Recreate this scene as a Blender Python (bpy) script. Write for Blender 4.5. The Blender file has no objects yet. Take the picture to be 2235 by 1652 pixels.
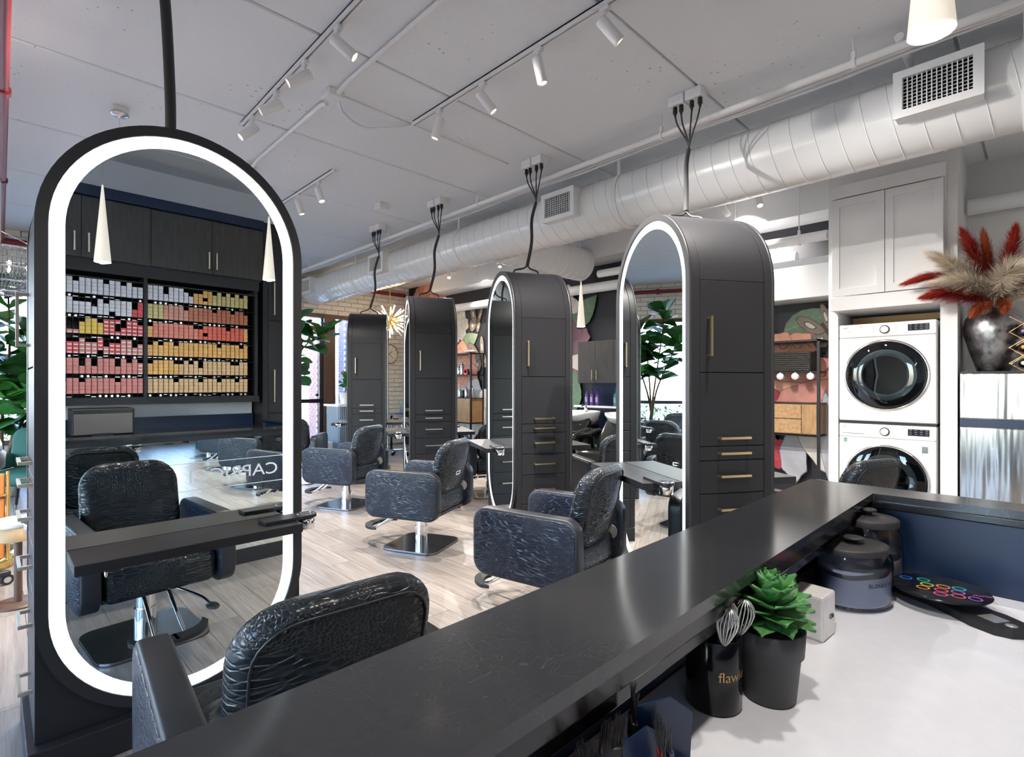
import bpy, bmesh, math, random
from math import sin, cos, pi, radians as R, sqrt, atan2
from mathutils import Vector, Matrix, noise

random.seed(7)
SC = bpy.context.scene
COL = SC.collection

# ------------------------------------------------------------------ camera
H = 1.35                       # eye height
cam_d = bpy.data.cameras.new('camera')
cam_d.sensor_width = 36.0
cam_d.lens = 36.0 * 1140.0 / 2235.0
cam_d.shift_y = 12.0 / 2235.0
cam_d.clip_start = 0.02
cam = bpy.data.objects.new('camera', cam_d)
COL.objects.link(cam)
cam.location = (0, 0, H)
cam.rotation_euler = (R(90), 0, R(45.57 - 90))
SC.camera = cam

# ------------------------------------------------------------------ colour management
SC.view_settings.view_transform = 'Standard'
SC.view_settings.look = 'None'
SC.view_settings.gamma = 1.0
SC.view_settings.use_curve_mapping = False
SC.view_settings.exposure = 1.8

cy = SC.cycles
cy.max_bounces = 7; cy.diffuse_bounces = 4; cy.glossy_bounces = 5; cy.transmission_bounces = 3; cy.transparent_max_bounces = 8
cy.caustics_reflective = False; cy.caustics_refractive = False
cy.sample_clamp_indirect = 6.0

# ------------------------------------------------------------------ sky and sun
W = bpy.data.worlds.new('sky')
SC.world = W
W.use_nodes = True
wn = W.node_tree
bg = wn.nodes['Background']
sky = wn.nodes.new('ShaderNodeTexSky')
sky.sky_type = 'NISHITA'
sky.sun_disc = False
sky.sun_elevation = R(48)
sky.sun_rotation = R(200)
sky.air_density = 1.0
sky.dust_density = 1.0
wn.links.new(sky.outputs[0], bg.inputs[0])
bg.inputs[1].default_value = 1.2

sun_d = bpy.data.lights.new('sun', 'SUN')
sun_d.energy = 1.6
sun_d.angle = R(0.6)
sun_d.color = (1.0, 0.95, 0.88)
sun = bpy.data.objects.new('sun', sun_d)
COL.objects.link(sun)
sun.rotation_euler = (R(42), 0, R(-25))      # comes over the roof from behind the room, lights the street

LIGHT = dict(spot=108.0, led=0.32, pendant=12.5)   # strengths of the salon's own lamps

# ------------------------------------------------------------------ room sizes
ZC = 3.55        # ceiling
YF = 10.30       # inner face of the storefront wall
XM = 6.76        # mural wall
XL = -4.6        # far side wall
YB = -1.62       # wall behind the colour bar
XR = 8.4
ZB, ZW = 1.00, 0.75   # bar top, desk top

# ------------------------------------------------------------------ helpers
class MB:
    def __init__(s):
        s.v, s.f, s.s, s.mi = [], [], [], []
    def add(s, vs, fs, smooth=False, mi=0):
        b = len(s.v)
        s.v += [tuple(p) for p in vs]
        for f in fs:
            s.f.append(tuple(i + b for i in f)); s.s.append(smooth); s.mi.append(mi)
        return s
    def box(s, x0, x1, y0, y1, z0, z1, mi=0):
        v = [(x0,y0,z0),(x1,y0,z0),(x1,y1,z0),(x0,y1,z0),(x0,y0,z1),(x1,y0,z1),(x1,y1,z1),(x0,y1,z1)]
        return s.add(v, [(0,3,2,1),(4,5,6,7),(0,1,5,4),(1,2,6,5),(2,3,7,6),(3,0,4,7)], False, mi)
    def prism(s, pts, ax, a0, a1, smooth=False, caps=True, mi=0):
        """pts: 2D polygon; ax 'x' -> (y,z), 'y' -> (x,z), 'z' -> (x,y)"""
        n = len(pts)
        def P(p, a):
            return (a, p[0], p[1]) if ax == 'x' else ((p[0], a, p[1]) if ax == 'y' else (p[0], p[1], a))
        v = [P(p, a0) for p in pts] + [P(p, a1) for p in pts]
        s.add(v, [(i, (i+1) % n, n + (i+1) % n, n + i) for i in range(n)], smooth, mi)
        if caps:
            s.add(v, [tuple(range(n-1, -1, -1)), tuple(range(n, 2*n))], False, mi)
        return s
    def ring(s, po, pi_, ax, a0, a1, smooth=True, mi=0):
        """closed band between two outlines of equal length, extruded a0..a1"""
        n = len(po)
        def P(p, a):
            return (a, p[0], p[1]) if ax == 'x' else ((p[0], a, p[1]) if ax == 'y' else (p[0], p[1], a))
        v = [P(p,a0) for p in po] + [P(p,a1) for p in po] + [P(p,a0) for p in pi_] + [P(p,a1) for p in pi_]
        fo = [(i,(i+1)%n,n+(i+1)%n,n+i) for i in range(n)]
        fi = [(2*n+(i+1)%n,2*n+i,3*n+i,3*n+(i+1)%n) for i in range(n)]
        c0 = [((i+1)%n,i,2*n+i,2*n+(i+1)%n) for i in range(n)]
        c1 = [(n+i,n+(i+1)%n,3*n+(i+1)%n,3*n+i) for i in range(n)]
        b = len(s.v)
        s.add(v, fo, smooth, mi)
        for fs, sm in ((fi, smooth), (c0, False), (c1, False)):
            for f in fs:
                s.f.append(tuple(i+b for i in f)); s.s.append(sm); s.mi.append(mi)
        return s
    def cyl(s, p0, p1, r0, r1=None, n=16, caps=True, smooth=True, mi=0):
        p0, p1 = Vector(p0), Vector(p1)
        r1 = r0 if r1 is None else r1
        d = (p1 - p0).normalized()
        a = d.orthogonal().normalized(); b = d.cross(a)
        v = []
        for p, r in ((p0, r0), (p1, r1)):
            v += [p + (a*cos(2*pi*i/n) + b*sin(2*pi*i/n))*r for i in range(n)]
        s.add(v, [(i,(i+1)%n,n+(i+1)%n,n+i) for i in range(n)], smooth, mi)
        if caps:
            s.add(v, [tuple(range(n-1,-1,-1)), tuple(range(n,2*n))], False, mi)
        return s
    def tube(s, pts, r, n=8, caps=True, mi=0, closed=False):
        pts = [Vector(p) for p in pts]
        m = len(pts)
        rs = r if isinstance(r, (list, tuple)) else [r]*m
        v = []
        prev = None
        for i, p in enumerate(pts):
            if closed:
                t = (pts[(i+1)%m] - pts[i-1]).normalized()
            else:
                t = (pts[min(i+1,m-1)] - pts[max(i-1,0)]).normalized()
            if prev is None:
                a = t.orthogonal().normalized()
            else:
                a = (prev - t*prev.dot(t))
                a = a.normalized() if a.length > 1e-6 else t.orthogonal().normalized()
            prev = a
            b = t.cross(a)
            v += [p + (a*cos(2*pi*k/n) + b*sin(2*pi*k/n))*rs[i] for k in range(n)]
        fs = []
        for i in range(m if closed else m-1):
            j = (i+1) % m
            fs += [(i*n+k, i*n+(k+1)%n, j*n+(k+1)%n, j*n+k) for k in range(n)]
        s.add(v, fs, True, mi)
        if caps and not closed:
            s.add(v, [tuple(range(n-1,-1,-1)), tuple(range((m-1)*n, m*n))], False, mi)
        return s
    def lathe(s, prof, n=24, c=(0,0,0), smooth=True, sx=1, sy=1, mi=0):
        v = []
        for r, z in prof:
            v += [(c[0]+r*sx*cos(2*pi*k/n), c[1]+r*sy*sin(2*pi*k/n), c[2]+z) for k in range(n)]
        fs = []
        for i in range(len(prof)-1):
            fs += [(i*n+k, i*n+(k+1)%n, (i+1)*n+(k+1)%n, (i+1)*n+k) for k in range(n)]
        return s.add(v, fs, smooth, mi)
    def pillow(s, w, h, r, t, e, bulge=0.0, f=None, n=6, mi=0, rings=4):
        """soft slab: rounded rectangle w x h in local (a,b), thickness t along c, edge radius e; f maps (a,b,c)->xyz"""
        f = f or (lambda a, b, c: (a, c, b))
        def outline(i):
            return rrect(w-2*i, h-2*i, max(r-i, .004), n)
        L = []
        K = 4
        for k in range(K+1):
            a = pi/2*k/K
            L.append((outline(e*(1-cos(a))), -(t/2-e) - e*sin(a)))
        L.reverse()
        inner = outline(e)
        def face(sgn):
            o = []
            for k in range(1, rings):
                q = 1 - k/rings
                o.append(([(p[0]*q, p[1]*q) for p in inner], sgn*(t/2 + bulge*(1-q*q))))
            return o
        back = face(-1); back.reverse()
        front = [(p, -c) for p, c in reversed(L)]
        layers = back + L + front + face(1)
        m = len(inner)
        v = []
        for pts, c in layers:
            v += [f(p[0], p[1], c) for p in pts]
        c0 = len(v); v.append(f(0, 0, -(t/2+bulge))); v.append(f(0, 0, t/2+bulge))
        fs = []
        for i in range(len(layers)-1):
            fs += [(i*m+k, i*m+(k+1)%m, (i+1)*m+(k+1)%m, (i+1)*m+k) for k in range(m)]
        q = (len(layers)-1)*m
        fs += [((k+1)%m, k, c0) for k in range(m)] + [(q+k, q+(k+1)%m, c0+1) for k in range(m)]
        return s.add(v, fs, True, mi)
    def xf(s, M, start=0):
        for i in range(start, len(s.v)):
            s.v[i] = tuple(M @ Vector(s.v[i]))
        return s
    def mesh(s, name):
        me = bpy.data.meshes.new(name)
        me.from_pydata(s.v, [], s.f)
        me.polygons.foreach_set('use_smooth', s.s)
        if any(s.mi): me.polygons.foreach_set('material_index', s.mi)
        bm = bmesh.new(); bm.from_mesh(me)
        bmesh.ops.recalc_face_normals(bm, faces=bm.faces)
        bm.to_mesh(me); bm.free()
        return me
    def build(s, name, mat, parent=None, loc=(0,0,0), rot=(0,0,0), bevel=0, seg=2):
        me = s.mesh(name)
        for m in (mat if isinstance(mat, (list, tuple)) else [mat]):
            me.materials.append(m)
        o = bpy.data.objects.new(name, me)
        COL.objects.link(o)
        o.location = loc; o.rotation_euler = rot
        if parent is not None: o.parent = parent
        if bevel:
            b = o.modifiers.new('edge', 'BEVEL'); b.width = bevel; b.segments = seg
            b.limit_method = 'ANGLE'; b.angle_limit = R(40); b.harden_normals = False
        return o

def rrect(w, h, r, n=5, cx=0, cy=0):
    r = min(r, w/2-1e-4, h/2-1e-4)
    o = []
    for (sx, sy, a0) in ((1,1,0),(-1,1,90),(-1,-1,180),(1,-1,270)):
        for k in range(n+1):
            a = R(a0 + 90*k/n)
            o.append((cx + sx*(w/2-r) + r*cos(a), cy + sy*(h/2-r) + r*sin(a)))
    return o

def stadium(hw, z0, z1, n=36):
    o = [(hw*cos(pi*k/n), z1-hw+hw*sin(pi*k/n)) for k in range(n+1)]
    o += [(-hw*cos(pi*k/n), z0+hw-hw*sin(pi*k/n)) for k in range(n+1)]
    return o

def tag(o, label=None, cat=None, group=None, kind=None):
    if label: o['label'] = label
    if cat: o['category'] = cat
    if group: o['group'] = group
    if kind: o['kind'] = kind
    return o

def thing(name, loc, label, cat, rz=0, group=None):
    o = bpy.data.objects.new(name, None)
    o.empty_display_size = .1
    COL.objects.link(o)
    o.location = loc; o.rotation_euler = (0, 0, rz)
    return tag(o, label, cat, group)

KIDS = {}
def kids(o):
    return [c for c in COL.objects if c.parent is o]

def copy_tree(o, loc, rz, label, group=None, skip=()):
    def rec(src, par):
        c = src.copy(); COL.objects.link(c)
        if par is not None: c.parent = par
        for k in list(src.children):
            if k.name.split('.')[0] not in skip: rec(k, c)
        return c
    c = rec(o, None)
    c.location = loc; c.rotation_euler = (0, 0, rz)
    c['label'] = label
    if group: c['group'] = group
    return c

def link_copy(o, loc=None, rot=None, parent=None):
    c = o.copy(); COL.objects.link(c)
    if loc is not None: c.location = loc
    if rot is not None: c.rotation_euler = rot
    c.parent = parent
    return c

def text_mb(txt, size, align='CENTER', depth=.0012, bold=False):
    """letter outlines as a mesh builder in the local xy plane"""
    cu = bpy.data.curves.new('lettering', 'FONT')
    cu.body = txt; cu.size = size; cu.align_x = align; cu.align_y = 'CENTER'; cu.extrude = depth
    cu.resolution_u = 3
    if bold: cu.offset = size*.02
    ob = bpy.data.objects.new('lettering', cu)
    COL.objects.link(ob)
    dg = bpy.context.evaluated_depsgraph_get()
    me = bpy.data.meshes.new_from_object(ob.evaluated_get(dg))
    mb = MB()
    mb.add([v.co for v in me.vertices], [tuple(p.vertices) for p in me.polygons])
    bpy.data.objects.remove(ob); bpy.data.curves.remove(cu); bpy.data.meshes.remove(me)
    return mb

def cm(w, c):            # smooth polyline through points
    pts = [Vector(p) for p in w]
    o = []
    for i in range(len(pts)-1):
        p0, p1, p2, p3 = pts[max(i-1,0)], pts[i], pts[i+1], pts[min(i+2,len(pts)-1)]
        for k in range(c):
            t = k/c
            o.append(.5*((2*p1)+(p2-p0)*t+(2*p0-5*p1+4*p2-p3)*t*t+(3*p1-p0-3*p2+p3)*t**3))
    o.append(pts[-1])
    return o

# ------------------------------------------------------------------ materials
MAT = {}
def mat(name, col=(.8,.8,.8), rough=.5, metal=0.0, spec=.5, emit=None, es=0, coat=0, trans=0):
    m = bpy.data.materials.new(name); m.use_nodes = True
    b = m.node_tree.nodes['Principled BSDF']
    b.inputs['Base Color'].default_value = (*col, 1)
    b.inputs['Roughness'].default_value = rough
    b.inputs['Metallic'].default_value = metal
    b.inputs['Specular IOR Level'].default_value = spec
    if coat:
        b.inputs['Coat Weight'].default_value = coat; b.inputs['Coat Roughness'].default_value = .06
    if emit:
        b.inputs['Emission Color'].default_value = (*emit, 1); b.inputs['Emission Strength'].default_value = es
    if trans: b.inputs['Transmission Weight'].default_value = trans
    MAT[name] = m
    return m

def nodes(m):
    t = m.node_tree
    return t, t.nodes, t.links, t.nodes['Principled BSDF']

def coords(t, sc=(1,1,1), rot=(0,0,0), src='Object'):
    tc = t.nodes.new('ShaderNodeTexCoord'); mp = t.nodes.new('ShaderNodeMapping')
    mp.inputs['Scale'].default_value = sc; mp.inputs['Rotation'].default_value = rot
    t.links.new(tc.outputs[src], mp.inputs[0])
    return mp

def ntex(t, vec, scale, detail=3, rough=.5, dist=0):
    n = t.nodes.new('ShaderNodeTexNoise')
    n.inputs['Scale'].default_value = scale; n.inputs['Detail'].default_value = detail
    n.inputs['Roughness'].default_value = rough; n.inputs['Distortion'].default_value = dist
    t.links.new(vec.outputs[0], n.inputs['Vector'])
    return n

def ramp(t, fac, stops):
    r = t.nodes.new('ShaderNodeValToRGB')
    e = r.color_ramp.elements
    while len(e) < len(stops): e.new(.5)
    for k, (p, c) in enumerate(stops):
        e[k].position = p; e[k].color = (*c, 1) if len(c) == 3 else c
    t.links.new(fac, r.inputs[0])
    return r

def bump(t, b, h, strength=.3, dist=.01):
    n = t.nodes.new('ShaderNodeBump')
    n.inputs['Strength'].default_value = strength; n.inputs['Distance'].default_value = dist
    t.links.new(h, n.inputs['Height']); t.links.new(n.outputs[0], b.inputs['Normal'])
    return n

def vary(name, c0, c1, scale=6, rough=.5, sc=(1,1,1), bs=0, metal=0, src='Object', detail=4, spec=.5, dist=0, rr=None, coat=0):
    m = mat(name, c0, rough, metal, spec, coat=coat)
    t, n, l, b = nodes(m)
    mp = coords(t, sc, src=src)
    nz = ntex(t, mp, scale, detail, .6, dist)
    rp = ramp(t, nz.outputs['Fac'], [(.3, c0), (.7, c1)])
    l.new(rp.outputs[0], b.inputs['Base Color'])
    if rr:
        r2 = ramp(t, nz.outputs['Fac'], [(.3, (rr[0],)*3), (.7, (rr[1],)*3)])
        l.new(r2.outputs[0], b.inputs['Roughness'])
    if bs: bump(t, b, nz.outputs['Fac'], bs, .01)
    return m

# plain ones
mat('white_paint', (.80,.81,.83), .55)
mat('white_gloss', (.82,.82,.82), .22, coat=.3)
mat('white_metal', (.80,.80,.81), .35)
mat('duct_paint', (.80,.81,.83), .25, coat=.4)
mat('black_plastic', (.012,.012,.014), .45)
mat('black_rubber', (.015,.016,.018), .6)
mat('black_metal', (.018,.018,.02), .38, .6)
mat('cord_black', (.02,.02,.022), .5)
mat('chrome', (.82,.83,.85), .07, 1)
mat('steel', (.62,.62,.63), .22, 1)
mat('base_steel', (.38,.38,.39), .16, 1)
mat('brass', (.72,.56,.32), .28, 1)
mat('champagne', (.78,.71,.58), .28, 1)
mat('gold', (.85,.60,.22), .22, 1)
mat('copper', (.85,.48,.28), .25, 1)
mat('mirror', (.86,.91,.91), 0.0, 1)
mat('counter_mirror', (.80,.88,.90), .01, 1)
mat('led', (1,1,1), .4, emit=(.82,.93,1.0), es=LIGHT['led'])
mat('lamp_glow', (1,1,1), .4, emit=(1.0,.84,.62), es=7)
mat('bulb_glow', (1,1,1), .4, emit=(1.0,.70,.38), es=6)
mat('station_dark', (.017,.017,.020), .45, spec=.35)
mat('station_rim', (.022,.022,.025), .40)
mat('gap_dark', (.004,.004,.004), .9)
mat('band_leather', (.012,.014,.020), .42)
mat('vent_shade', (.004,.005,.008), .9)
mat('navy_paint', (.003,.016,.055), .35)
mat('navy_fabric', (.012,.016,.05), .9)
mat('green_velvet', (.012,.09,.075), .75)
mat('ceramic', (.85,.85,.85), .12, coat=.5)
mat('lettering_black', (.02,.02,.02), .5)
mat('lettering_white', (.9,.9,.9), .5)
mat('lettering_gold', (.75,.55,.22), .35, .6)
mat('lettering_grey', (.32,.34,.38), .5)
mat('red_pipe', (.20,.02,.018), .45)
mat('clock_face', (.85,.82,.76), .5)
mat('frosted', (.9,.85,.78), .35, emit=(1.0,.86,.70), es=.16)
mat('tilt_grey', (.42,.41,.40), .4)
mat('pot_white', (.82,.82,.82), .3)
mat('pot_charcoal', (.045,.046,.05), .6)
mat('pot_cream', (.70,.66,.58), .6)
mat('pot_teal', (.02,.10,.09), .3)
mat('mug_black', (.006,.006,.009), .12, spec=.35)
mat('bar_edge', (.006,.006,.008), .18, spec=.4)
mat('powder_blue', (.50,.62,.90), .9)
mat('powder_white', (.85,.86,.90), .9)
mat('lid_dark', (.03,.03,.033), .55)
mat('stem_brown', (.10,.06,.03), .7)
mat('soil', (.03,.02,.015), .9)
mat('wire_white', (.75,.75,.75), .3, .8)
mat('wire_black', (.02,.02,.02), .3)
mat('tan_leather', (.52,.20,.06), .42)
mat('door_brown', (.10,.055,.035), .45)
mat('aluminium_dark', (.03,.028,.03), .4, .5)
mat('screen_dark', (.01,.012,.018), .12)
mat('drum_grey', (.30,.33,.34), .3, .6)
mat('button_ring', (.02,.02,.02), .25)
mat('knob_white', (.78,.78,.78), .25)
mat('bottle_purple', (.10,.04,.25), .25)
mat('bottle_teal', (.02,.35,.38), .25)
mat('bottle_silver', (.55,.57,.60), .25, .8)
mat('bottle_brown', (.22,.07,.03), .25)
mat('bottle_black', (.015,.015,.018), .25)
mat('red_plastic', (.65,.04,.03), .35)
mat('pink_plastic', (.75,.25,.38), .4)
mat('cyan_plastic', (.008,.028,.075), .3)
mat('cork', (.55,.33,.16), .7)
mat('foil_purple', (.30,.16,.45), .35, .5)
mat('foil_red', (.55,.03,.03), .35, .4)
mat('foil_orange', (.72,.30,.07), .35, .4)
mat('foil_cream', (.75,.72,.60), .4)
mat('glass_dark', (.012,.014,.012), .08, coat=.5)
mat('bronze_box', (.115,.10,.09), .4)
mat('asphalt', (.16,.16,.165), .9)
mat('concrete_walk', (.48,.47,.45), .85)
mat('timber_stud', (.45,.30,.15), .7)
mat('dryer_silver', (.55,.56,.58), .25, .7)

def pane_mat(name, tint=(.96,.98,1), refl=.5):
    m = bpy.data.materials.new(name); m.use_nodes = True
    t = m.node_tree; t.nodes.clear()
    o = t.nodes.new('ShaderNodeOutputMaterial'); mx = t.nodes.new('ShaderNodeMixShader')
    tr = t.nodes.new('ShaderNodeBsdfTransparent'); gl = t.nodes.new('ShaderNodeBsdfGlossy')
    fr = t.nodes.new('ShaderNodeFresnel'); mu = t.nodes.new('ShaderNodeMath'); mu.operation = 'MULTIPLY'
    fr.inputs[0].default_value = 1.5; mu.inputs[1].default_value = refl
    tr.inputs[0].default_value = (*tint, 1); gl.inputs['Roughness'].default_value = .0
    t.links.new(fr.outputs[0], mu.inputs[0]); t.links.new(mu.outputs[0], mx.inputs[0])
    t.links.new(tr.outputs[0], mx.inputs[1]); t.links.new(gl.outputs[0], mx.inputs[2]); t.links.new(mx.outputs[0], o.inputs[0])
    MAT[name] = m
pane_mat('pane'); pane_mat('jar_glass', (.985,.99,1.0), 1.0); pane_mat('crystal', (.86,.88,.90), 1.8)
pane_mat('door_glass', (.30,.33,.35), 1.4)

# croc-embossed leather
def croc(name, c0, c1, rough):
    m = mat(name, c0, rough, spec=.4)
    t, n, l, b = nodes(m)
    mp = coords(t, (1,1,1))
    wob = ntex(t, mp, 5, 2)
    mx = n.new('ShaderNodeMix'); mx.data_type = 'VECTOR'; mx.inputs[0].default_value = .05
    l.new(mp.outputs[0], mx.inputs[4]); l.new(wob.outputs['Color'], mx.inputs[5])
    def vor(sc):
        q = n.new('ShaderNodeMapping'); q.inputs['Scale'].default_value = sc
        l.new(mx.outputs[1], q.inputs[0])
        v = n.new('ShaderNodeTexVoronoi'); v.feature = 'DISTANCE_TO_EDGE'; v.inputs['Scale'].default_value = 1
        v.inputs['Randomness'].default_value = .8
        l.new(q.outputs[0], v.inputs['Vector'])
        r = ramp(t, v.outputs['Distance'], [(0,(0,0,0)),(.15,(1,1,1))])
        return r
    a = vor((95,95,112)); bb = vor((17,17,66))
    reg = ntex(t, mp, 3.2, 1)
    rg = ramp(t, reg.outputs['Fac'], [(.42,(0,0,0)),(.48,(1,1,1))])
    m2 = n.new('ShaderNodeMix'); m2.data_type = 'RGBA'
    l.new(rg.outputs[0], m2.inputs[0]); l.new(a.outputs[0], m2.inputs[6]); l.new(bb.outputs[0], m2.inputs[7])
    cr = ramp(t, m2.outputs[2], [(0, c1), (1, c0)])
    l.new(cr.outputs[0], b.inputs['Base Color'])
    bump(t, b, m2.outputs[2], .6, .003)
croc('croc', (.006,.009,.020), (.021,.029,.052), .32)
croc('croc_soft', (.009,.012,.016), (.020,.025,.032), .27)

# grey-brown plank floor: colour per plank from object random
m = mat('plank', (.5,.42,.36), .38)
t, n, l, b = nodes(m)
mp = coords(t, (26, 1.4, 1)); g = ntex(t, mp, 1.0, 6, .65, 1.2)
mp2 = coords(t, (90, 3, 1)); g2 = ntex(t, mp2, 1.0, 4, .6)
inf = n.new('ShaderNodeObjectInfo')
add = n.new('ShaderNodeVectorMath'); add.operation = 'MULTIPLY_ADD'
add.inputs[1].default_value = (37, 19, 5)
cmb = n.new('ShaderNodeCombineXYZ')
for k in range(3): l.new(inf.outputs['Random'], cmb.inputs[k])
l.new(cmb.outputs[0], add.inputs[0])
for q, w in ((g, mp), (g2, mp2)):
    aa = n.new('ShaderNodeVectorMath'); aa.operation = 'ADD'
    mm = n.new('ShaderNodeVectorMath'); mm.operation = 'MULTIPLY'; mm.inputs[1].default_value = (37,19,5)
    l.new(cmb.outputs[0], mm.inputs[0]); l.new(w.outputs[0], aa.inputs[0]); l.new(mm.outputs[0], aa.inputs[1]); l.new(aa.outputs[0], q.inputs['Vector'])
r1 = ramp(t, g.outputs['Fac'], [(.25,(.20,.163,.140)),(.5,(.315,.272,.242)),(.75,(.41,.366,.332))])
r2 = ramp(t, g2.outputs['Fac'], [(.35,(.80,.78,.76)),(.65,(1.05,1.05,1.05))])
mxx = n.new('ShaderNodeMix'); mxx.data_type = 'RGBA'; mxx.blend_type = 'MULTIPLY'; mxx.inputs[0].default_value = .8
l.new(r1.outputs[0], mxx.inputs[6]); l.new(r2.outputs[0], mxx.inputs[7])
hs = n.new('ShaderNodeHueSaturation')
mr = n.new('ShaderNodeMapRange'); mr.inputs[3].default_value = .88; mr.inputs[4].default_value = 1.10
l.new(inf.outputs['Random'], mr.inputs[0]); l.new(mr.outputs[0], hs.inputs['Value'])
l.new(mxx.outputs[2], hs.inputs['Color']); l.new(hs.outputs[0], b.inputs['Base Color'])
mat('floor_joint', (.16,.13,.11), .8)

# pitted concrete ceiling paint
m = mat('ceiling_paint', (.80,.83,.87), .7)
t, n, l, b = nodes(m)
mp = coords(t, (1,1,1))
v = n.new('ShaderNodeTexVoronoi'); v.inputs['Scale'].default_value = 16; l.new(mp.outputs[0], v.inputs['Vector'])
big = ntex(t, mp, 1.3, 2)
thr = n.new('ShaderNodeMath'); thr.operation = 'LESS_THAN'
sc_ = ramp(t, big.outputs['Fac'], [(.4,(0.0,)*3),(.75,(.16,)*3)])
l.new(v.outputs['Distance'], thr.inputs[0]); l.new(sc_.outputs[0], thr.inputs[1])
fine = ntex(t, mp, 90, 3)
mx = n.new('ShaderNodeMix'); mx.data_type = 'RGBA'
mx.inputs[6].default_value = (.80,.83,.87,1); mx.inputs[7].default_value = (.45,.47,.50,1)
l.new(thr.outputs[0], mx.inputs[0]); l.new(mx.outputs[2], b.inputs['Base Color'])
sub = n.new('ShaderNodeMath'); sub.operation = 'SUBTRACT'
l.new(fine.outputs['Fac'], sub.inputs[0]); l.new(thr.outputs[0], sub.inputs[1])
bump(t, b, sub.outputs[0], .35, .006)

vary('wall_paint', (.72,.72,.73), (.76,.76,.77), 3, .6)
vary('brick_white', (.76,.73,.69), (.83,.81,.78), 9, .7, bs=.5)
vary('brick_red', (.20,.10,.09), (.32,.17,.14), 14, .85, bs=.4)
vary('brick_dark', (.10,.10,.14), (.17,.15,.19), 14, .8, bs=.4)
mat('mortar', (.42,.40,.38), .9)
vary('dark_wood', (.028,.026,.026), (.060,.056,.052), 3.0, .42, (14,14,1.3), detail=6)
vary('desk_quartz', (.77,.79,.86), (.82,.84,.90), 22, .16, bs=0, coat=.3)
vary('oak', (.30,.17,.075), (.50,.31,.15), 3.2, .5, (2.2,10,10), detail=6)
vary('oak_side', (.26,.145,.06), (.42,.25,.115), 3.2, .5, (10,10,2), detail=6)
vary('wicker', (.015,.013,.012), (.05,.045,.04), 70, .7, (1,1,1.6), bs=1.0)
vary('silver_leaf', (.22,.22,.23), (.55,.55,.56), 12, .28, metal=1, rr=(.22,.5), bs=.12)
vary('marble', (.80,.79,.78), (.66,.66,.67), 9, .25, dist=2.0)
vary('ficus_leaf', (.012,.085,.018), (.035,.17,.035), 7, .38)
vary('ficus_light', (.045,.20,.035), (.09,.32,.06), 7, .4)
vary('succulent', (.05,.22,.06), (.16,.40,.13), 8, .42)
vary('feather_red', (.30,.012,.008), (.42,.03,.012), 30, .9)
vary('feather_rust', (.32,.05,.012), (.46,.10,.03), 30, .9)
vary('feather_cream', (.72,.62,.50), (.84,.77,.66), 30, .9)
vary('hedge_leaf', (.05,.10,.03), (.16,.22,.08), 12, .8)
mat('mural_ground', (.010,.011,.017), .55)
for nm, a, c in (('petal_peach', (.72,.30,.19), (.82,.42,.30)), ('petal_pink', (.55,.20,.17), (.72,.34,.27)), ('petal_white', (.52,.49,.45), (.68,.65,.61)),
                 ('petal_grey', (.30,.31,.35), (.46,.47,.52)), ('petal_red', (.28,.02,.04), (.45,.04,.06)), ('petal_mauve', (.16,.08,.11), (.24,.12,.15)),
                 ('leaf_sage', (.20,.27,.16), (.29,.36,.22)), ('leaf_green', (.085,.155,.105), (.16,.24,.16)), ('moth_brown', (.16,.12,.09), (.28,.22,.17)), ('moth_dark', (.03,.02,.015), (.06,.04,.03))):
    vary(nm, a, c, 2.2, .6, (1,1,1), dist=1.5)
    mat(nm+'_edge', tuple(v*.45 for v in a), .6)

# scratched black bar top: fine curved scratches are contour lines of two noise fields
m = mat('bar_top', (.026,.027,.030), .14)
t, n, l, b = nodes(m)
mp = coords(t, (1,1,1))
wear = ntex(t, mp, 1.7, 2)
wr_ = ramp(t, wear.outputs['Fac'], [(.42,(0,0,0)),(.62,(1,1,1))])
tot = None
for (sc_v, sc_n, ds) in (((1,1,1), 9, 2.2), ((1.6,.8,1), 14, 3.0), ((.7,1.7,1), 6, 4.0)):
    q = ntex(t, coords(t, sc_v, (0,0,sc_n*.3)), sc_n, 1, .5, ds)
    c_ = ramp(t, q.outputs['Fac'], [(.496,(0,0,0)),(.5,(1,1,1)),(.504,(0,0,0))])
    if tot is None: tot = c_.outputs[0]
    else:
        mx = n.new('ShaderNodeMix'); mx.data_type = 'RGBA'; mx.blend_type = 'LIGHTEN'; mx.inputs[0].default_value = 1
        l.new(tot, mx.inputs[6]); l.new(c_.outputs[0], mx.inputs[7]); tot = mx.outputs[2]
mu = n.new('ShaderNodeMix'); mu.data_type = 'RGBA'; mu.blend_type = 'MULTIPLY'; mu.inputs[0].default_value = 1
l.new(tot, mu.inputs[6]); l.new(wr_.outputs[0], mu.inputs[7])
cr = ramp(t, mu.outputs[2], [(0,(.026,.027,.030)),(1,(.075,.076,.078))]); l.new(cr.outputs[0], b.inputs['Base Color'])
rr = ramp(t, wear.outputs['Fac'], [(.35,(.11,)*3),(.70,(.17,)*3)]); l.new(rr.outputs[0], b.inputs['Roughness'])

# brushed fridge steel
m = mat('fridge_steel', (.50,.495,.49), .2, 1)
t, n, l, b = nodes(m)
mp = coords(t, (1, 9, .8)); q = ntex(t, mp, 1.0, 2); bump(t, b, q.outputs['Fac'], .35, .03)

for k_ in ('lamp_glow', 'bulb_glow', 'frosted'): MAT[k_].cycles.emission_sampling = 'NONE'
M_ = MAT
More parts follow.
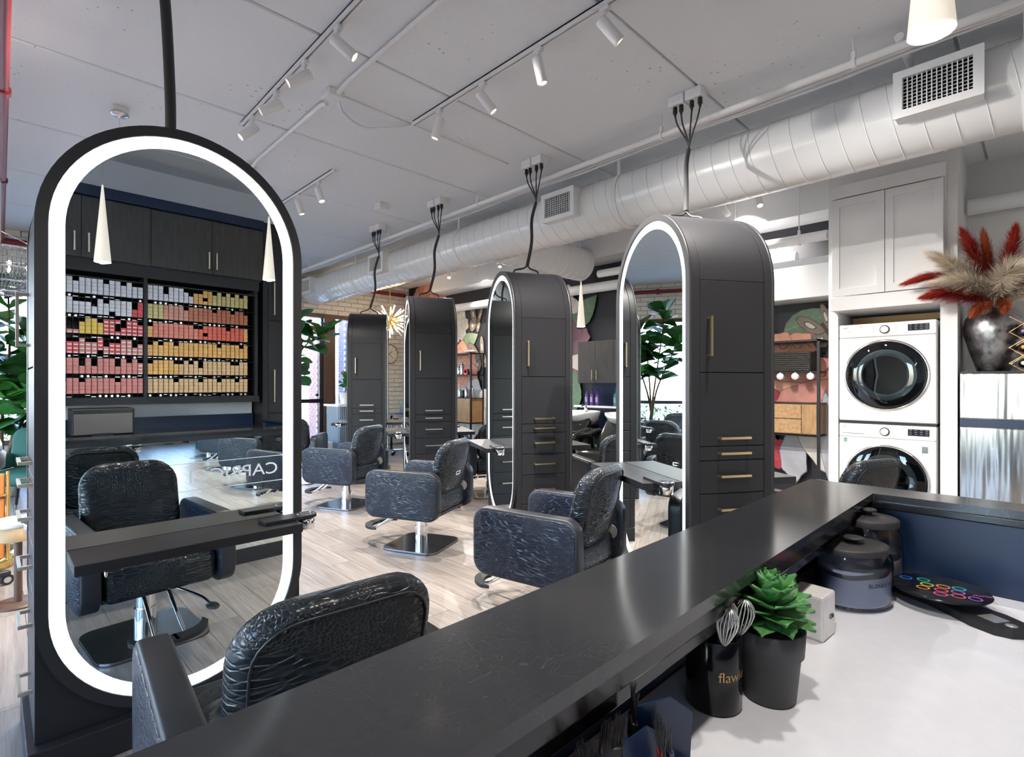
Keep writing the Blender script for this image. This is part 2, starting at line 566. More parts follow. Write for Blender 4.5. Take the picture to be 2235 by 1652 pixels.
# ================================================================== FLOOR
fl = MB().box(XL, XR, YB-.2, YF+.25, -.12, -.0045).build('floor', M_['floor_joint'])
tag(fl, 'grey-brown wood plank floor of the salon', None, kind='structure')
PW, PL = .181, 1.22
pm = MB().box(-PW/2+.0012, PW/2-.0012, -PL/2+.0012, PL/2-.0012, -.0045, 0).mesh('plank')
pm.materials.append(M_['plank'])
ctr = []
i = 0
x = XL + PW/2
while x < XR:
    y = YB - .2 + (i*0.437) % PL - PL/2
    while y < YF + .2:
        ctr.append((x, y)); y += PL
    x += PW; i += 1
def inview(x, y):
    dep = .70*x + .714*y; lat = .714*x - .70*y
    return dep > .9 and abs(lat) < dep*1.05 and -1.2 < x < 6.8 and y > .7
seen = sorted([c for c in ctr if inview(*c)], key=lambda c: c[0]**2 + c[1]**2)[:300]
ss = set(seen)
for (x, y) in seen:
    o = bpy.data.objects.new('plank', pm); COL.objects.link(o); o.parent = fl; o.location = (x, y, 0)
rest = MB()
for (x, y) in ctr:
    if (x, y) not in ss:
        rest.box(x-PW/2+.0012, x+PW/2-.0012, max(y-PL/2+.0012, YB-.2), min(y+PL/2-.0012, YF+.24), -.0045, 0)
tag(rest.build('plank_field', M_['plank'], fl), kind='stuff')

# ================================================================== CEILING
ce = MB().box(XL, XR, YB-.2, YF+.25, ZC+.03, ZC+.2).build('ceiling', M_['white_paint'])
tag(ce, 'white painted concrete plank ceiling', None, kind='structure')
y = 1.8 - 1.4*3
while y < YF + .2:
    a, c = max(y, YB-.2), min(y+1.4, YF+.25)
    o = MB().box(XL, XR, a+.009, c-.009, ZC, ZC+.06).build('ceiling_panel', M_['ceiling_paint'], ce, bevel=.008, seg=1)
    y += 1.4

# ================================================================== WALLS
def wall(name, label, *boxes, m='wall_paint'):
    b = MB()
    for q in boxes: b.box(*q)
    return tag(b.build(name, M_[m]), label, None, kind='structure')
SIDE = [(.3, 2.7), (3.2, 5.6), (6.1, 8.5)]  # window openings added in the unseen side wall to bring in daylight
_e = [YB-.2] + [v for p in SIDE for v in p] + [YF+.25]
wall('wall_left', 'white side wall with tall windows added for daylight', (XL-.2, XL, YB-.2, YF+.25, 0, .4), (XL-.2, XL, YB-.2, YF+.25, 2.8, ZC+.1),
     *[(XL-.2, XL, _e[k], _e[k+1], .4, 2.8) for k in range(0, len(_e), 2)])
for k, (a, c) in enumerate(SIDE):
    f = MB()
    f.box(XL-.12, XL, a, a+.06, .4, 2.8).box(XL-.12, XL, c-.06, c, .4, 2.8).box(XL-.12, XL, a+.06, c-.06, 2.74, 2.8).box(XL-.12, XL, a+.06, c-.06, .4, .46)
    f = tag(f.build('window_%d' % (6+k), M_['door_brown']), 'tall side window added for daylight', None, kind='structure')
    MB().box(XL-.06, XL-.054, a+.06, c-.06, .46, 2.74).build('pane', M_['pane'], f)
for (x, y, rz, w, h, z) in [(XL-.16, (a+c)/2, R(-90), c-a, 2.3, 1.6) for a, c in SIDE] + [((a+c)/2, YF+.2, R(180), c-a, 2.2, 1.65) for a, c in [(-4.3,-2.1), (-1.95,.75), (.90,2.40), (2.52,3.92)]]:
    pd_ = bpy.data.lights.new('window_portal', 'AREA'); pd_.shape = 'RECTANGLE'; pd_.size = w; pd_.size_y = h; pd_.cycles.is_portal = True
    po_ = bpy.data.objects.new('window_portal', pd_); COL.objects.link(po_); po_.location = (x, y, z); po_.rotation_euler = (R(90), 0, rz)
wall('wall_rear', 'white wall behind the colour bar cabinets', (XL, XR, YB-.2, YB, 0, ZC+.1))
wm = wall('wall_mural', 'black feature wall papered with oversized flowers and moths', (XM, XM+.2, 1.55, YF, 0, ZC+.05), m='mural_ground')
wall('wall_alcove', 'white plastered closet wall around the laundry alcove',
     (6.10, 6.95, 1.475, 1.56, 0, ZC+.05), (6.10, 6.95, .545, .665, 0, ZC+.05),
     (6.95, 7.0, -1.62, 1.56, 0, ZC+.05), (6.10, 6.95, .665, 1.475, 3.33, ZC+.05))
wall('wall_right', 'white outer wall beyond the closet', (XR, XR+.2, YB-.2, YF+.25, 0, ZC+.1), (XM+.2, XR, 1.56, 1.62, 0, ZC+.1))
# skirting and soffit
o = MB().box(6.34, XM, 1.57, 3.3, 2.30, 2.66).build('trim_1', M_['white_paint'], bevel=.004); tag(o, 'white boxed soffit along the mural wall beside the closet', kind='structure')
o = MB().box(6.46, XM, 1.57, 3.3, 2.665, 2.76).build('soffit_ledge', M_['white_paint'], o)
o = MB().box(6.32, XM, 1.57, 8.85, 3.22, ZC).build('trim_2', M_['white_paint'], bevel=.004); tag(o, 'white bulkhead under the ceiling along the mural wall', kind='structure')
o = MB().box(XM-.012, XM, 3.4, 8.3, 0, .1).build('baseboard_mural', M_['black_plastic']); tag(o, 'black skirting under the mural', kind='structure')

# ------------------------------------------------ storefront wall (Y = YF)
HEAD, SILL = 2.77, .48
sf = MB()
sf.box(XL, XM+.2, YF+.02, YF+.25, HEAD, ZC+.05)
openings = [(-4.3,-2.1), (-1.95,.75), (.90,2.40), (2.52,3.92), (4.02,4.72), (4.90,5.92)]
edges = [XL] + [e for o_ in openings for e in o_] + [XM+.2]
for k in range(0, len(edges), 2):
    sf.box(edges[k], edges[k+1], YF+.02, YF+.25, 0, HEAD)
for k in (0, 1, 2, 3):
    sf.box(openings[k][0], openings[k][1], YF+.02, YF+.25, 0, SILL)
sfw = tag(sf.build('wall_storefront', M_['mortar']), 'white painted brick storefront wall above the windows', None, kind='structure')
BL, BH, JT = .292, .098, .008
bms = {}
def brick(x0, x1, z0, z1, par, yy, mname, thick=.022, jit=.003):
    key = (round(x1-x0, 3), round(z1-z0, 3), mname)
    if key not in bms:
        w, h = (x1-x0)/2, (z1-z0)/2
        mb = MB(); e = .006
        v = [(-w,0,-h),(w,0,-h),(w,0,h),(-w,0,h),(-w+e,-thick,-h+e),(w-e,-thick,-h+e),(w-e,-thick,h-e),(-w+e,-thick,h-e)]
        mb.add(v, [(0,1,5,4),(1,2,6,5),(2,3,7,6),(3,0,4,7),(4,5,6,7),(3,2,1,0)])
        me = mb.mesh('brick'); me.materials.append(M_[mname]); bms[key] = me
    o = bpy.data.objects.new('brick', bms[key]); COL.objects.link(o); o.parent = par
    o.location = ((x0+x1)/2, yy + random.uniform(0, jit), (z0+z1)/2)
    return o
r = 0
z = HEAD + .01
bulk = MB()
while z < ZC - .02:
    x = XL + (r % 2)*BL/2
    while x < XM:
        x1 = min(x+BL-JT, XM-.002); z1 = min(z+BH-JT, ZC-.003)
        if x1 - x > .03:
            if x > .2: brick(x, x1, z, z1, sfw, YF+.021, 'brick_white')
            else: bulk.box(x, x1, YF, YF+.021, z, z1)
        x += BL
    z += BH; r += 1
z = .01
while z < HEAD - .05:                              # pier between the sidelight and the corner
    x = 5.94 + (0 if r % 2 else -BL/2)
    while x < XM:
        a, c = max(x, 5.945), min(x+BL-JT, XM-.002)
        if c - a > .03:
            if z > .7: brick(a, c, z, min(z+BH-JT, HEAD), sfw, YF+.021, 'brick_white')
            else: bulk.box(a, c, YF, YF+.021, z, min(z+BH-JT, HEAD))
        x += BL
    z += BH; r += 1
tag(bulk.build('brick_field', M_['brick_white'], sfw), kind='stuff')

# windows and door
def glazed(n, x0, x1, z0, z1, bars=(), label='', mull=()):
    f = MB()
    y0, y1, w = YF-.005, YF+.11, .07
    f.box(x0, x0+w, y0, y1, z0, z1).box(x1-w, x1, y0, y1, z0, z1).box(x0+w, x1-w, y0, y1, z1-w, z1).box(x0+w, x1-w, y0, y1, z0, z0+w)
    o = tag(f.build('window_%d' % n, M_['door_brown'], bevel=.004), label, None, kind='structure')
    for b in bars: MB().box(x0+w, x1-w, y0+.01, y1-.01, b-.035, b+.035).build('window_rail', M_['aluminium_dark'], o)
    for b in mull: MB().box(b-.03, b+.03, y0+.01, y1-.01, z0+w, z1-w).build('window_mullion', M_['aluminium_dark'], o)
    xs = [x0+w] + [b for b in mull] + [x1-w]
    zs = [z0+w] + [b for b in bars] + [z1-w]
    for a in range(len(xs)-1):
        for c in range(len(zs)-1):
            MB().box(xs[a], xs[a+1], YF+.05, YF+.056, zs[c], zs[c+1]).build('pane', M_['pane'], o)
    return o
glazed(1, *openings[0], SILL, HEAD, (.95,), 'storefront window nearest the side wall')
glazed(2, *openings[1], SILL, HEAD, (.95,), 'wide storefront window behind the tall fiddle leaf fig', (-.6,))
glazed(3, *openings[2], SILL, HEAD, (.95,), 'storefront window mirrored in the station beside the bar')
glazed(4, *openings[3], SILL, HEAD, (.95,), 'storefront window next to the glass entrance door')
glazed(5, *openings[5], .05, HEAD, (), 'tall sidelight window beside the entrance door')
x0, x1 = openings[4]
d = MB(); y0, y1 = YF+.0, YF+.10
d.box(x0-.1, x0, y0-.02, y1+.02, 0, HEAD).box(x1, x1+.18, y0-.02, y1+.02, 0, HEAD).box(x0, x1, y0-.02, y1+.02, HEAD-.07, HEAD).box(x0, x1, y0, y1, 2.44, 2.52)
do = tag(d.build('door_1', M_['door_brown'], bevel=.004), 'brown framed glass entrance door with push bar', None, kind='structure')
lf = MB().box(x0+.005, x0+.08, y0+.02, y1-.02, .01, 2.44).box(x1-.08, x1-.005, y0+.02, y1-.02, .01, 2.44).box(x0+.08, x1-.08, y0+.02, y1-.02, 2.36, 2.44).box(x0+.08, x1-.08, y0+.02, y1-.02, .01, .24)
lf = lf.build('door_leaf', M_['aluminium_dark'], do)
MB().box(x0+.08, x1-.08, YF+.05, YF+.056, .24, 2.36).build('pane', M_['pane'], lf)
MB().box(x0, x1, YF+.05, YF+.056, 2.52, 2.70).build('pane', M_['pane'], do)
MB().box(x0+.06, x1-.05, YF-.05, YF-.01, .97, 1.05).build('push_bar', M_['black_metal'], lf, bevel=.008)
MB().cyl((x1-.14, YF+.02, 1.13), (x1-.14, YF-.01, 1.13), .03, n=16).build('lock', M_['black_metal'], lf)

# ------------------------------------------------ street outside
o = MB().box(-30, 40, YF+.26, 60, -.2, -.06).build('ground_street', M_['asphalt']); tag(o, 'asphalt parking area outside the storefront', kind='structure')
o = MB().box(-12, 14, YF+.26, YF+2.6, -.06, -.02).build('pavement', M_['concrete_walk']); tag(o, 'pale concrete pavement outside the door', kind='structure')
def brick_pier(x0, x1, y0, y1, z1, mname, label, near=True):
    p = MB().box(x0, x1, y0, y1, -.02, z1).build('brick_pillar' if x1-x0 < .7 else 'brick_building_wall', M_['mortar'])
    tag(p, label, 'pillar' if x1-x0 < .7 else 'wall')
    z, r = 0.0, 0
    bl, bh = .205, .071
    bk = MB()
    while z < z1-.03:
        x = x0 - (r % 2)*bl/2
        while x < x1:
            a, c = max(x, x0), min(x+bl-.01, x1)
            if c-a > .02:
                if .9 < z < 2.6 and near: brick(a, c, z, z+bh-.01, p, y0, mname, .012, .001)
                else: bk.box(a, c, y0-.01, y0, z, z+bh-.01)
            x += bl
        y = y0 + (.1 if r % 2 else 0)                   # flank towards the door
        while y < y1:
            bk.box(x0-.01, x0, y, min(y+bl-.01, y1), z, z+bh-.01); y += bl
        z += bh; r += 1
    tag(bk.build('brick_field', M_[mname], p), kind='stuff')
brick_pier(5.34, 5.70, 12.0, 12.45, 3.6, 'brick_red', 'red brick pillar seen through the entrance door glass')
brick_pier(5.82, 7.2, 11.55, 11.9, 3.6, 'brick_dark', 'bluish dark brick wall outside behind the sidelight window')
def block(x0, x1, y0, y1, h, label, roof=True):
    t_ = thing('street_building', ((x0+x1)/2, y0, -.05), label, 'building')
    w = (x1-x0)/2
    MB().box(-w, w, 0, y1-y0, 0, h).build('facade', M_['brick_white'], t_)
    MB().box(-w-.2, w+.2, -.2, y1-y0, h, h+.25).build('cornice', M_['wall_paint'], t_)
    k = -w + .8
    while k < w - 1.2:
        for zz in (.9, 3.6):
            if zz + 1.5 < h:
                f = MB().box(k, k+1.1, -.05, .02, zz, zz+1.5).build('window', M_['wall_paint'], t_)
                MB().box(k+.08, k+1.02, -.06, -.03, zz+.08, zz+1.42).build('pane', M_['screen_dark'], f)
        k += 2.0
block(-8, 3.4, 27, 33, 6.4, 'long pale building across the street beyond the side windows')
block(5.5, 13, 30, 36, 7.0, 'white two-storey building across the street beyond the door')
block(-24, -10, 24, 30, 6.0, 'low pale building far down the street')
def hedge(x0, x1, y, h, label):
    random.seed(int(x0*10)+3)
    hb = MB()
    for k in range(int((x1-x0)*420)):
        px, py, pz = random.uniform(x0, x1), y+random.gauss(0, .22), random.uniform(0, h)
        a = random.uniform(0, 2*pi); q = random.uniform(.04, .09); t2 = random.uniform(-1, 1)
        dx, dy, dz = cos(a)*q, sin(a)*q, t2*q
        ex, ey = -sin(a)*q*.45, cos(a)*q*.45
        hb.add([(px-dx,py-dy,pz-dz),(px+ex,py+ey,pz),(px+dx,py+dy,pz+dz),(px-ex,py-ey,pz)], [(0,1,2,3)])
    t_ = thing('hedge', (0, 0, -.05), label, 'hedge')
    tag(hb.build('foliage', M_['hedge_leaf'], t_), kind='stuff')
    for k in range(int((x1-x0)*3)):
        px = random.uniform(x0, x1); MB().cyl((px, y, 0), (px+random.uniform(-.15,.15), y, h*.8), .012, .004, 6).build('stem', M_['stem_brown'], t_)
hedge(-5, 2.2, 15.2, .9, 'clipped green hedge across the parking area by the side windows')
hedge(2.6, 4.9, 13.4, .8, 'sparse shrub outside the entrance door')
# ================================================================== DUCT
def make_duct(name, p0, p1, r, label):
    p0, p1 = Vector(p0), Vector(p1)
    L = (p1-p0).length
    root = thing(name, p0, label, 'duct', atan2((p1-p0).y, (p1-p0).x))
    n = 40
    MB().cyl((0,0,0), (L,0,0), r, n=n).build('duct_body', M_['duct_paint'], root)
    ring = MB(); pts = [( .05*sin(2*pi*k/n)*r/.27, r*cos(2*pi*k/n), r*sin(2*pi*k/n)) for k in range(n)]
    ring.tube(pts, .0045, 5, closed=True)
    me = ring.mesh('seam'); me.materials.append(M_['duct_paint'])
    x = .1
    while x < L-.05:
        o = bpy.data.objects.new('seam', me); COL.objects.link(o); o.parent = root; o.location = (x, 0, 0); x += .152
    return root
DX, DZ, DR = 4.5, 3.19, .268
duct = make_duct('spiral_duct', (DX, -1.5, DZ), (DX, 10.22, DZ), DR, 'long white spiral air duct running under the ceiling to the storefront')
for yy in (.05, 2.9, 5.4, 8.2):                        # strap hangers (children, duct local x = world y + 1.5)
    s = MB(); lx = yy + 1.5; n = 30
    pts = [(DR+.004)*cos(2*pi*k/n) for k in range(n)]
    s.ring([((DR+.005)*cos(2*pi*k/n), (DR+.005)*sin(2*pi*k/n)) for k in range(n)], [((DR+.001)*cos(2*pi*k/n), (DR+.001)*sin(2*pi*k/n)) for k in range(n)], 'x', lx, lx+.045)
    s.build('strap', M_['white_metal'], duct)
    MB().box(lx+.005, lx+.04, DR*.62, DR*.62+.006, DR*.6, ZC-DZ).build('hanger', M_['white_metal'], duct)
    MB().box(lx+.005, lx+.04, -DR*.62-.006, -DR*.62, DR*.6, ZC-DZ).build('hanger', M_['white_metal'], duct)
for yc in (.47, 3.56, 7.25, 9.85):                     # registers on the room side (world -x = duct local +y)
    lx = yc + 1.5
    vb = MB()
    w, h = .215, .145; yo = DX-4.15
    vb.ring(rrect(2*w, 2*h, .004, 1, lx, .025), rrect(2*w-.012, 2*h-.012, .003, 1, lx, .025), 'y', .16, yo, smooth=False)
    v = vb.build('vent_box', M_['white_paint'], duct)
    fr = MB().ring(rrect(2*w+.012, 2*h+.012, .004, 1, lx, .025), rrect(2*w-.085, 2*h-.085, .003, 1, lx, .025), 'y', yo-.004, yo+.008, smooth=False)
    fr.build('vent_flange', M_['white_paint'], v)
    MB().box(lx-w+.01, lx+w-.01, yo-.045, yo-.040, .025-h+.01, .025+h-.01).build('vent_shade_sheet', M_['vent_shade'], v)  # near-black sheet paints the shade inside the register
    g = MB(); iw, ih = w-.043, h-.043
    for k in range(15): 
        xx = lx-iw+2*iw*k/14; g.box(xx-.003, xx+.003, yo-.012, yo-.004, .025-ih, .025+ih)
    for k in range(10):
        zz = .025-ih+2*ih*k/9; g.box(lx-iw, lx+iw, yo-.02, yo-.012, zz-.002, zz+.002)
    g.build('grille', M_['white_paint'], v)
br = make_duct('branch_duct', (DX+.1, 4.93, 3.16), (6.31, 4.93, 3.16), .245, 'short white spiral branch duct crossing towards the mural wall')

# ------------------------------------------------ pipes
def pipe(name, pts, r, m, label, cat='pipe', n=12, hang=(), couple=()):
    root = thing(name, pts[0], label, cat)
    o = Vector(pts[0])
    MB().tube([Vector(p)-o for p in pts], r, n).build('pipe_run', M_[m], root)
    for h in hang:
        p = Vector(h)-o
        MB().cyl(p, p+Vector((0,0,ZC-h[2])), .006, n=6).build('hanger_rod', M_['white_metal'], root)
        q = MB().cyl(p-Vector((0,.012,0)), p+Vector((0,.012,0)), r+.008, n=12); q.box(p.x-.012, p.x+.012, p.y-.012, p.y+.012, p.z+r, p.z+r+.05)
        q.build('hanger_clamp', M_['white_metal'], root)
    for c in couple:
        p = Vector(c[0])-o; dd = Vector(c[1])
        MB().cyl(p-dd*.035, p+dd*.035, r*1.45, n=14).build('coupling', M_[m], root)
    return root
PX, PZ = 3.87, 3.385
pipe('sprinkler_pipe', [(PX,-1.5,PZ), (PX,10.25,PZ)], .023, 'white_metal', 'thin white sprinkler pipe hung alongside the duct',
     hang=[(PX,y,PZ) for y in (.85,2.2,4.5,6.4,7.6,9.0)])
for k in range(3):
    pts = [(PX+.09+.026*k, -1.4+.5*j, PZ+.03-.01*k+.012*sin(j*1.7+k)) for j in range(0, 24)]
    tag(MB().tube(pts, .010, 6).build('armoured_cable', M_['white_metal']), ['upper', 'middle', 'lower'][k]+' white armoured cable bundled behind the sprinkler pipe', 'cable')
pipe('red_sprinkler_pipe', [(-4.4,YF-.09,3.36),(6.6,YF-.09,3.36)], .042, 'red_pipe', 'red sprinkler main along the top of the storefront wall',
     couple=[((.35,YF-.09,3.36),(1,0,0)), ((3.2,YF-.09,3.36),(1,0,0)), ((5.1,YF-.09,3.36),(1,0,0))])
pipe('red_branch_pipe', [(.02,YF-.1,3.36),(.02,3.4,3.36)], .026, 'red_pipe', 'red sprinkler branch crossing the ceiling at the far side', couple=[((.02,7.2,3.36),(0,1,0)), ((.02,5.0,3.36),(0,1,0))])
pipe('white_drain_pipe', [(6.56,2.0,2.80),(6.56,10.2,2.90)], .075, 'white_paint', 'thick white pipe running along the mural wall', n=18)
pipe('white_overhead_pipe', [(6.3,1.62,2.94),(6.3,4.6,2.97)], .055, 'white_paint', 'white lagged pipe above the boxed soffit', n=16, hang=[(6.3,1.9,2.94),(6.3,2.6,2.95)])
pipe('wall_corner_pipe', [(6.72,.52,3.06),(6.72,-1.4,3.06)], .075, 'white_paint', 'white pipe on the wall above the feathered vase', n=18)
pipe('cross_ceiling_pipe', [(3.9,.62,3.46),(6.05,.62,3.46)], .025, 'white_metal', 'short white pipe crossing above the big vent', hang=[(4.95,.62,3.46)])
# ceiling conduit, junction box, raceway, flexible whip
CX = 1.79
pipe('ceiling_conduit', [(CX,5.55,3.50),(CX,5.35,3.53),(CX,3.95,3.53),(CX,3.86,3.505)], .017, 'white_metal', 'white conduit run from the junction box towards the storefront')
pipe('ceiling_conduit', [(CX,3.66,3.505),(CX,3.5,3.53),(CX,-1.0,3.53)], .017, 'white_metal', 'white conduit run from the junction box over the bar')
def jbox(name, x, y, w, l, h, label):
    t_ = thing(name, (x, y, ZC), label, 'junction box')
    MB().box(-w/2, w/2, -l/2, l/2, -h, 0).build('box_body', M_['white_metal'], t_, bevel=.006)
    for s in (-1, 1):
        MB().cyl((-w/2-.002, s*l*.22, -h*.5), (-w/2, s*l*.22, -h*.5), .014, n=14).build('knockout', M_['white_metal'], t_)
    MB().box(-w/2+.004, w/2-.004, -l/2+.004, l/2-.004, -h-.004, -h).build('cover_plate', M_['white_metal'], t_)
    return t_
jbox('junction_box', CX, 3.76, .12, .14, .05, 'white junction box where the conduit meets the flexible whip')
jbox('junction_box', CX, 5.62, .12, .12, .05, 'white junction box at the storefront end of the conduit')
jbox('junction_box', 3.33, 5.67, .13, .13, .07, 'lone white junction box on the ceiling between the tracks and pipe')
tag(MB().tube(cm([(CX+.06,3.78,3.52),(CX+.16,3.90,3.50),(CX+.38,3.98,3.49),(CX+.55,3.85,3.50),(2.45,3.78,3.52),(2.48,3.70,3.52)],6), .011, 8).build('flexible_conduit', M_['white_metal']), 'curved flexible conduit whip feeding the middle light track', 'conduit')
tag(MB().box(CX+.06, 3.62, 3.742, 3.765, ZC-.012, ZC).build('surface_raceway', M_['white_metal']), 'flat white raceway strip across the ceiling', 'raceway')

# ================================================================== TRACK LIGHTS
def track(x, y0, y1, label):
    t_ = thing('light_track', (x, (y0+y1)/2, ZC), label, 'light track')
    L = abs(y1-y0)/2
    MB().box(-.018, -.006, -L, L, -.034, 0).box(.006, .018, -L, L, -.034, 0).box(-.018, .018, -L, L, -.010, 0).build('rail', M_['white_metal'], t_)
    MB().box(-.006, .006, -L, L, -.014, -.010).build('conductor_slot', M_['black_metal'], t_)
    for s in (-1, 1): MB().box(-.019, .019, s*L-.012, s*L+.012, -.036, 0).build('end_cap', M_['white_metal'], t_)
track(1.46, -.9, 4.73, 'white light track near the pendant, holding lamps aimed at the side')
track(2.48, -.9, 3.71, 'middle white light track fed by the flexible whip')
track(2.44, 5.09, 7.1, 'short white light track hanging towards the storefront')
track(6.0, 1.8, 8.6, 'white light track behind the duct over the mural')
ld = bpy.data.lights.new('track_lamp', 'SPOT')
ld.energy = LIGHT['spot']; ld.color = (1.0, .94, .87); ld.spot_size = R(92); ld.spot_blend = .8; ld.shadow_soft_size = .02
can = MB().lathe([(.0,.085),(.032,.085),(.0345,.080),(.0345,-.08),(.030,-.084),(.028,-.070),(0,-.070)], 24).mesh('can'); can.materials.append(M_['white_metal'])
lens = MB().lathe([(0,-.071),(.0275,-.071)], 20).mesh('lens'); lens.materials.append(M_['lamp_glow'])
lens_off = lens
def spot(x, y, aim, label, e=1.0):
    t_ = thing('track_spotlight', (x, y, ZC-.034), label, 'spotlight', group='track spotlights')
    MB().box(-.017, .017, -.03, .03, -.028, 0).build('adaptor', M_['white_metal'], t_, bevel=.003)
    MB().cyl((0,0,-.028), (0,0,-.10), .008, n=10).cyl((0,0,-.028), (0,0,-.042), .013, n=10).build('stem', M_['white_metal'], t_)
    a = Vector(aim).normalized()
    q = (-a).to_track_quat('Z', 'Y')
    c = Vector((0,0,-.105)) + a*.045
    for me, nm in ((can, 'can'), (lens, 'lens')):
        o = bpy.data.objects.new(nm, me); COL.objects.link(o); o.parent = t_; o.location = c; o.rotation_mode = 'QUATERNION'; o.rotation_quaternion = q
    lo = bpy.data.objects.new('track_lamp', ld if e == 1 else None)
    COL.objects.link(lo); lo.parent = t_; lo.location = c + a*.088; lo.rotation_mode = 'QUATERNION'; lo.rotation_quaternion = q
    return t_
LF = (-.9, .35, -.62)
spot(1.46, 2.99, (.75,-.55,-.75), 'white track spotlight tilted away, nearest the camera on the pendant-side track')
spot(1.46, 3.47, LF, 'lit track spotlight second in from the near lamp of the pendant-side track')
spot(1.46, 3.98, LF, 'lit track spotlight third along the pendant-side track')
spot(1.46, 4.49, (-.75,.1,-.75), 'lit track spotlight at the storefront end of the pendant-side track')
spot(2.48, .85, (.35,.15,-.9), 'track spotlight over the bar corner on the middle track')
spot(2.48, 1.767, (.55,-.45,-.75), 'track spotlight on the middle track, topmost in the picture')
spot(2.48, 2.286, (.18,-.15,-1), 'track spotlight pointing almost straight down on the middle track')
spot(2.48, 2.83, (.50,-.40,-.8), 'slanted track spotlight third along the middle track')
spot(2.48, 3.35, (-.20,.25,-1), 'unlit-looking track spotlight at the whip end of the middle track')
spot(2.44, 5.45, (.1,-.35,-.8), 'glaring track spotlight on the short storefront-side track')
spot(2.44, 5.98, (.22,-.2,-.9), 'smaller track spotlight beside the glaring one on the short track')
spot(6.0, 2.22, (-.35,-.25,-.75), 'glaring track spotlight just above the station beside the closet')
spot(6.0, 2.62, (.65,-.2,-.6), 'track spotlight aimed at the mural near the closet')
spot(6.0, 5.4, (-.1,-.3,-.8), 'track spotlight over the shampoo pendant')
spot(6.0, 6.4, (-.35,-.3,-.8), 'glaring track spotlight above the leafy mural behind the third station')
spot(6.0, 7.1, (.5,.1,-.8), 'dark-side track spotlight over the moth mural')
spot(6.0, 7.8, (-.4,-.5,-.7), 'starburst-glaring track spotlight over the peach flower mural')

# ================================================================== PENDANTS
def pendant(x, y, zb, label, L=.54, rb=.05, lit=True):
    t_ = thing('pendant_lamp', (x, y, ZC), label, 'pendant lamp')
    MB().box(-.05, .05, -.05, .05, -.045, 0).build('mounting_box', M_['white_metal'], t_, bevel=.005)
    MB().lathe([(0,-.045),(.062,-.045),(.064,-.055),(.05,-.066),(.012,-.070),(.010,-.085),(0,-.085)], 24).build('canopy', M_['steel'], t_)
    zt = zb + L - ZC
    MB().cyl((0,0,-.08), (0,0,zt), .0018, n=6).build('wire', M_['steel'], t_)
    n = 24
    prof = [(.004,0),(.006,-.01)] + [(.006+(rb-.006)*k/8, -.01-(L-.01)*k/8) for k in range(1,9)]
    sh = MB().lathe([(r_, zt+q) for r_, q in prof], n).lathe([(r_*.93, zt+q) for r_, q in reversed(prof)], n)
    sh.build('shade', M_['frosted'], t_)
    MB().lathe([(0,.03),(.012,.026),(.018,.01),(.014,-.01),(0,-.03)], 12, (0,0,zb-ZC+.15)).build('bulb', M_['lamp_glow'], t_)
    pd = bpy.data.lights.new('pendant_bulb', 'POINT'); pd.energy = LIGHT['pendant']; pd.color = (1,.93,.84); pd.shadow_soft_size = .03
    po = bpy.data.objects.new('pendant_bulb', pd); COL.objects.link(po); po.parent = t_; po.location = (0,0,zb-ZC+.018)
pendant(1.675, .20, 2.235, 'white cone pendant lamp hanging over the bar corner')
pendant(.55, .20, 2.20, 'white cone pendant lamp over the bar, seen in the big mirror')
pendant(.68, 5.16, 2.20, 'white cone pendant hung behind the large lit mirror, canopy showing above it')
pendant(4.92, 3.85, 2.03, 'white cone pendant lamp glowing in front of the shampoo cabinets')

